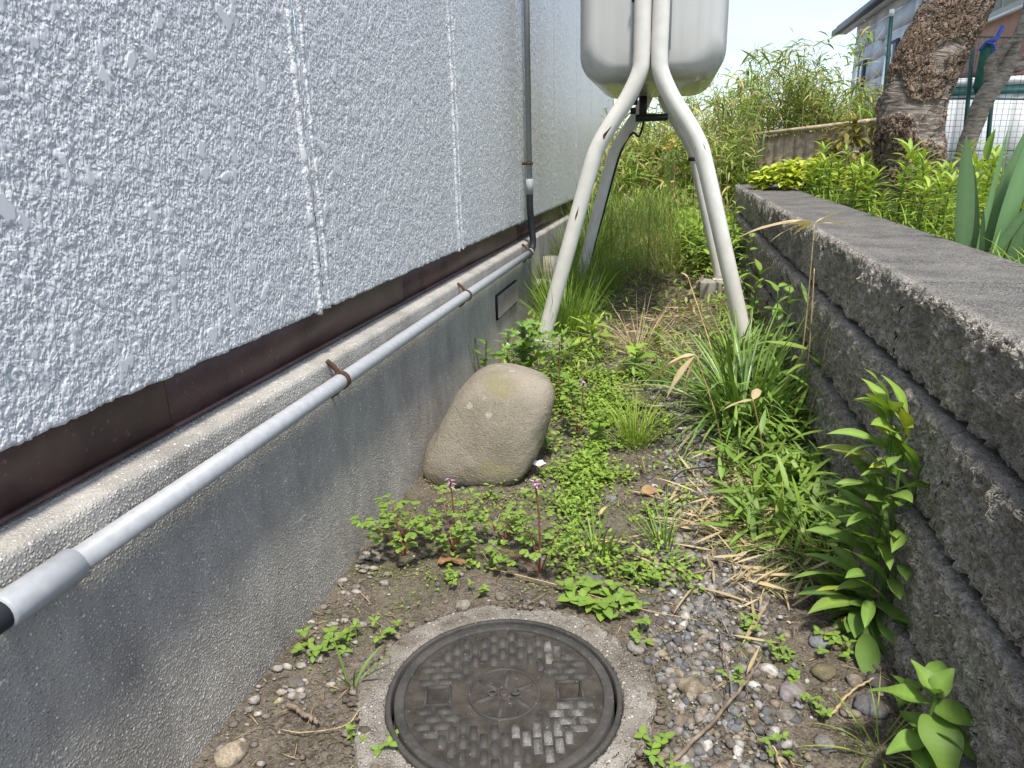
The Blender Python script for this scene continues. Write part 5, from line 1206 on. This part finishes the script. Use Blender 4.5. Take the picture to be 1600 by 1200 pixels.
gbox('rail', wp, 'teal_paint', 2.0, 3.9, 7.485, 7.545, 1.462, 1.53); gbox('cap', wp, 'white_paint', 2.0, 3.9, 7.47, 7.56, 1.532, 1.60)
npo = []
for x0, y0, zt, dx, l in [(2.29, 6.5, 1.82, -.08, 'left of the two slim green net posts right of the cherry trunk'), (2.44, 6.45, 1.62, -.07, 'right of the two slim green net posts behind the gnarled tree'), (1.70, 6.6, 2.0, -.06, 'green post with a pale cap rising left of the cherry trunk'), (3.6, 6.5, 1.9, 0, 'green net post beyond the right edge')]:
    b = ong(x0, y0); o = thing('net_post', b, l, 'post', 'posts of the green garden net')
    MB().add(*tube([b, (x0 + dx, y0, zt)], .016, 12)).build('pole', 'post_green', o); MB().add(*tube([(x0 + dx, y0, zt), (x0 + dx, y0, zt + .05)], .019, 12)).build('cap', 'white_paint' if x0 < 2 else 'post_green', o)
mb = MB(); net = []
xs = np.arange(1.95, 4.0, .042); zs = np.arange(.70, 1.80, .042)
sag = lambda x, z: .05 * math.sin(x * 3.1) + .03 * math.sin(z * 5 + x * 2)
for x in xs: mb.add(*tube([(x + .012 * math.sin(z * 6 + x * 4), 6.56 + sag(x, z), z - .03 * math.sin(x * 2.4) * (z - .7)) for z in np.linspace(.70, 1.80, 14)], .0016, 3, False))
for z in zs: mb.add(*tube([(x + .012 * math.sin(z * 6 + x * 4), 6.56 + sag(x, z), z - .03 * math.sin(x * 2.4) * (z - .7)) for x in np.linspace(1.95, 4.0, 26)], .0016, 3, False))
net = thing('garden_net', (2.9, 6.56, .7), 'green garden net hung in front of the white panel fence', 'net'); mb.build('mesh', 'net_green', net)
mb = MB()
for z in (1.36, 1.80, .98): mb.add(*tube([(x, 6.55 + sag(x, z), z - .03 * math.sin(x * 2.4) * (z - .7)) for x in np.linspace(1.95, 4.0, 26)], .007 if z == 1.36 else .004, 6))
mb.build('edge_rope', 'net_green', net)
nr_ = thing('net_bundle', (2.30, 6.42, 1.5), 'rolled green net tied with blue plastic beside the gnarled tree', 'net')
MB().add(*tube([(2.285, 6.42, 1.40), (2.285, 6.42, 1.45), (2.29, 6.42, 1.7), (2.295, 6.42, 1.74)], [.03, .05, .045, .03], 10)).build('roll', 'net_green', nr_)
MB().add(*tube(smooth_path([(2.23, 6.40, 1.70), (2.27, 6.38, 1.76), (2.32, 6.38, 1.77), (2.36, 6.40, 1.86)], 12), [.010] * 6 + [.016] * 6, 8)).build('tie', 'blue_plastic', nr_)
MB().add(*tube(smooth_path([(2.26, 6.375, 1.75), (2.31, 6.365, 1.73), (2.34, 6.37, 1.64)], 8), .010, 8)).build('tie_end', 'blue_plastic', nr_)

# ------------------------------------------------------------------ bamboo thicket
def culm_leaves(mb, st, x, y, z0, h, lean_az, lean, nl, tint, dry=.35, lw=1.0):
    e = np.array([x + math.cos(lean_az) * lean * h, y + math.sin(lean_az) * lean * h, z0 + h])
    P = smooth_path([(x, y, z0), (x + math.cos(lean_az) * lean * h * .25, y + math.sin(lean_az) * lean * h * .25, z0 + h * .55), tuple(e)], 10)
    st.add(*tube(P, np.linspace(.0065, .002, 10), 5, False))
    f = U(.15, 1, nl) ** .8; pp = P[np.minimum(9, (f * 9).astype(int))] + rng.normal(0, .055, (nl, 3))
    ti = gtint(nl, tint, .28, .35); dm = rng.random(nl) < dry; ti[dm] = np.array([3.9, 2.0, 3.2]) * U(.6, 1.1, (dm.sum(), 1))
    mb.add(*blades(pp, U(0, 6.3, nl), U(.10, .24, nl) * lw, U(.010, .022, nl) * lw, U(-.6, .9, nl), U(.2, 1.5, nl), 3, 'lance', .2, ti, U(-.8, .8, nl)))
mb = MB(); st = MB()
for k in range(260):
    zone = U(0, 1)
    if zone < .50: x, y = U(-.74, .75), U(6.9, 9.5)
    else: x, y = U(.7, 2.7), U(9.3, 11.2); 
    if zone >= .5 and y < 9.7 - 1.3 * (x - .8) + .2: y += .6
    top_ = 1.45 + .60 * np.clip((x + .6) / 1.4, 0, 1) + .25 * (y > 9.2) - .5 * np.clip((x - 1.5) / .7, 0, 1)
    zb = float(gz(x, y)) if x < .75 else float(gg(x, y)); h = (top_ - zb) * U(.55, 1.0)
    if x < .7 and y < 7.6: h *= .75
    culm_leaves(mb, st, x, y, zb, h, U(0, 6.3), U(.05, .35), 72, (1.1, 1.2, .85), dry=.30)
for k in range(150):     # bare straw-coloured canes leaning through the thicket
    x, y = (U(-.7, .8), U(6.9, 8.6)) if U(0, 1) < .6 else (U(.8, 2.4), U(9.6, 10.6)); zb = float(gz(x, y)) if x < .75 else float(gg(x, y)); a = U(0, 6.3); ln = U(.1, .9); h = U(.6, 1.3)
    st.add(*tube(smooth_path([(x, y, zb), (x + math.cos(a) * ln * h * .4, y + math.sin(a) * ln * h * .4, zb + h * .6), (x + math.cos(a) * ln * h, y + math.sin(a) * ln * h, zb + h)], 6), np.linspace(.006, .002, 6), 5, False))
th_ = thing('bamboo_thicket', (.6, 9.0, .5), 'dense mass of dwarf bamboo closing off the end of the path', 'bamboo'); th_['kind'] = 'stuff'
mb.build('foliage', 'leaf', th_)['kind'] = 'stuff'; st.build('culms', 'culm', th_)['kind'] = 'stuff'
for x, y, zt, az, ln, l, ti in [(2.05, 9.4, 2.42, 1.0, .12, 'tallest leafy bamboo cane in front of the grey house', (1.2, 1.35, .9)), (2.45, 9.2, 2.0, .3, .2, 'yellow-green bamboo cane close left of the cherry trunk', (1.6, 1.5, .8)), (.95, 9.6, 2.35, 0, .3, 'arching bamboo cane rising just right of the tank', (1.0, 1.1, .9)), (1.3, 9.8, 2.35, .2, .35, 'nodding bamboo cane against the sky in mid thicket', (.9, 1.0, .8)), (1.65, 10.0, 2.4, .1, .35, 'bamboo cane with drooping tip near the grey house eave', (.9, 1.0, .8)), (.5, 8.6, 2.15, .5, .25, 'bamboo cane beside the tank underside', (.9, 1.0, .8))]:
    m1, m2 = MB(), MB(); zb = float(gg(x, y)) if x > .75 else float(gz(x, y)); o = thing('bamboo_cane', (x, y, zb), l, 'bamboo', 'bamboo canes standing out of the thicket')
    culm_leaves(m1, m2, x, y, zb, zt - zb, az, ln, 90, ti, .2, 1.15); m1.build('foliage', 'leaf', o); m2.build('culm', 'culm', o)
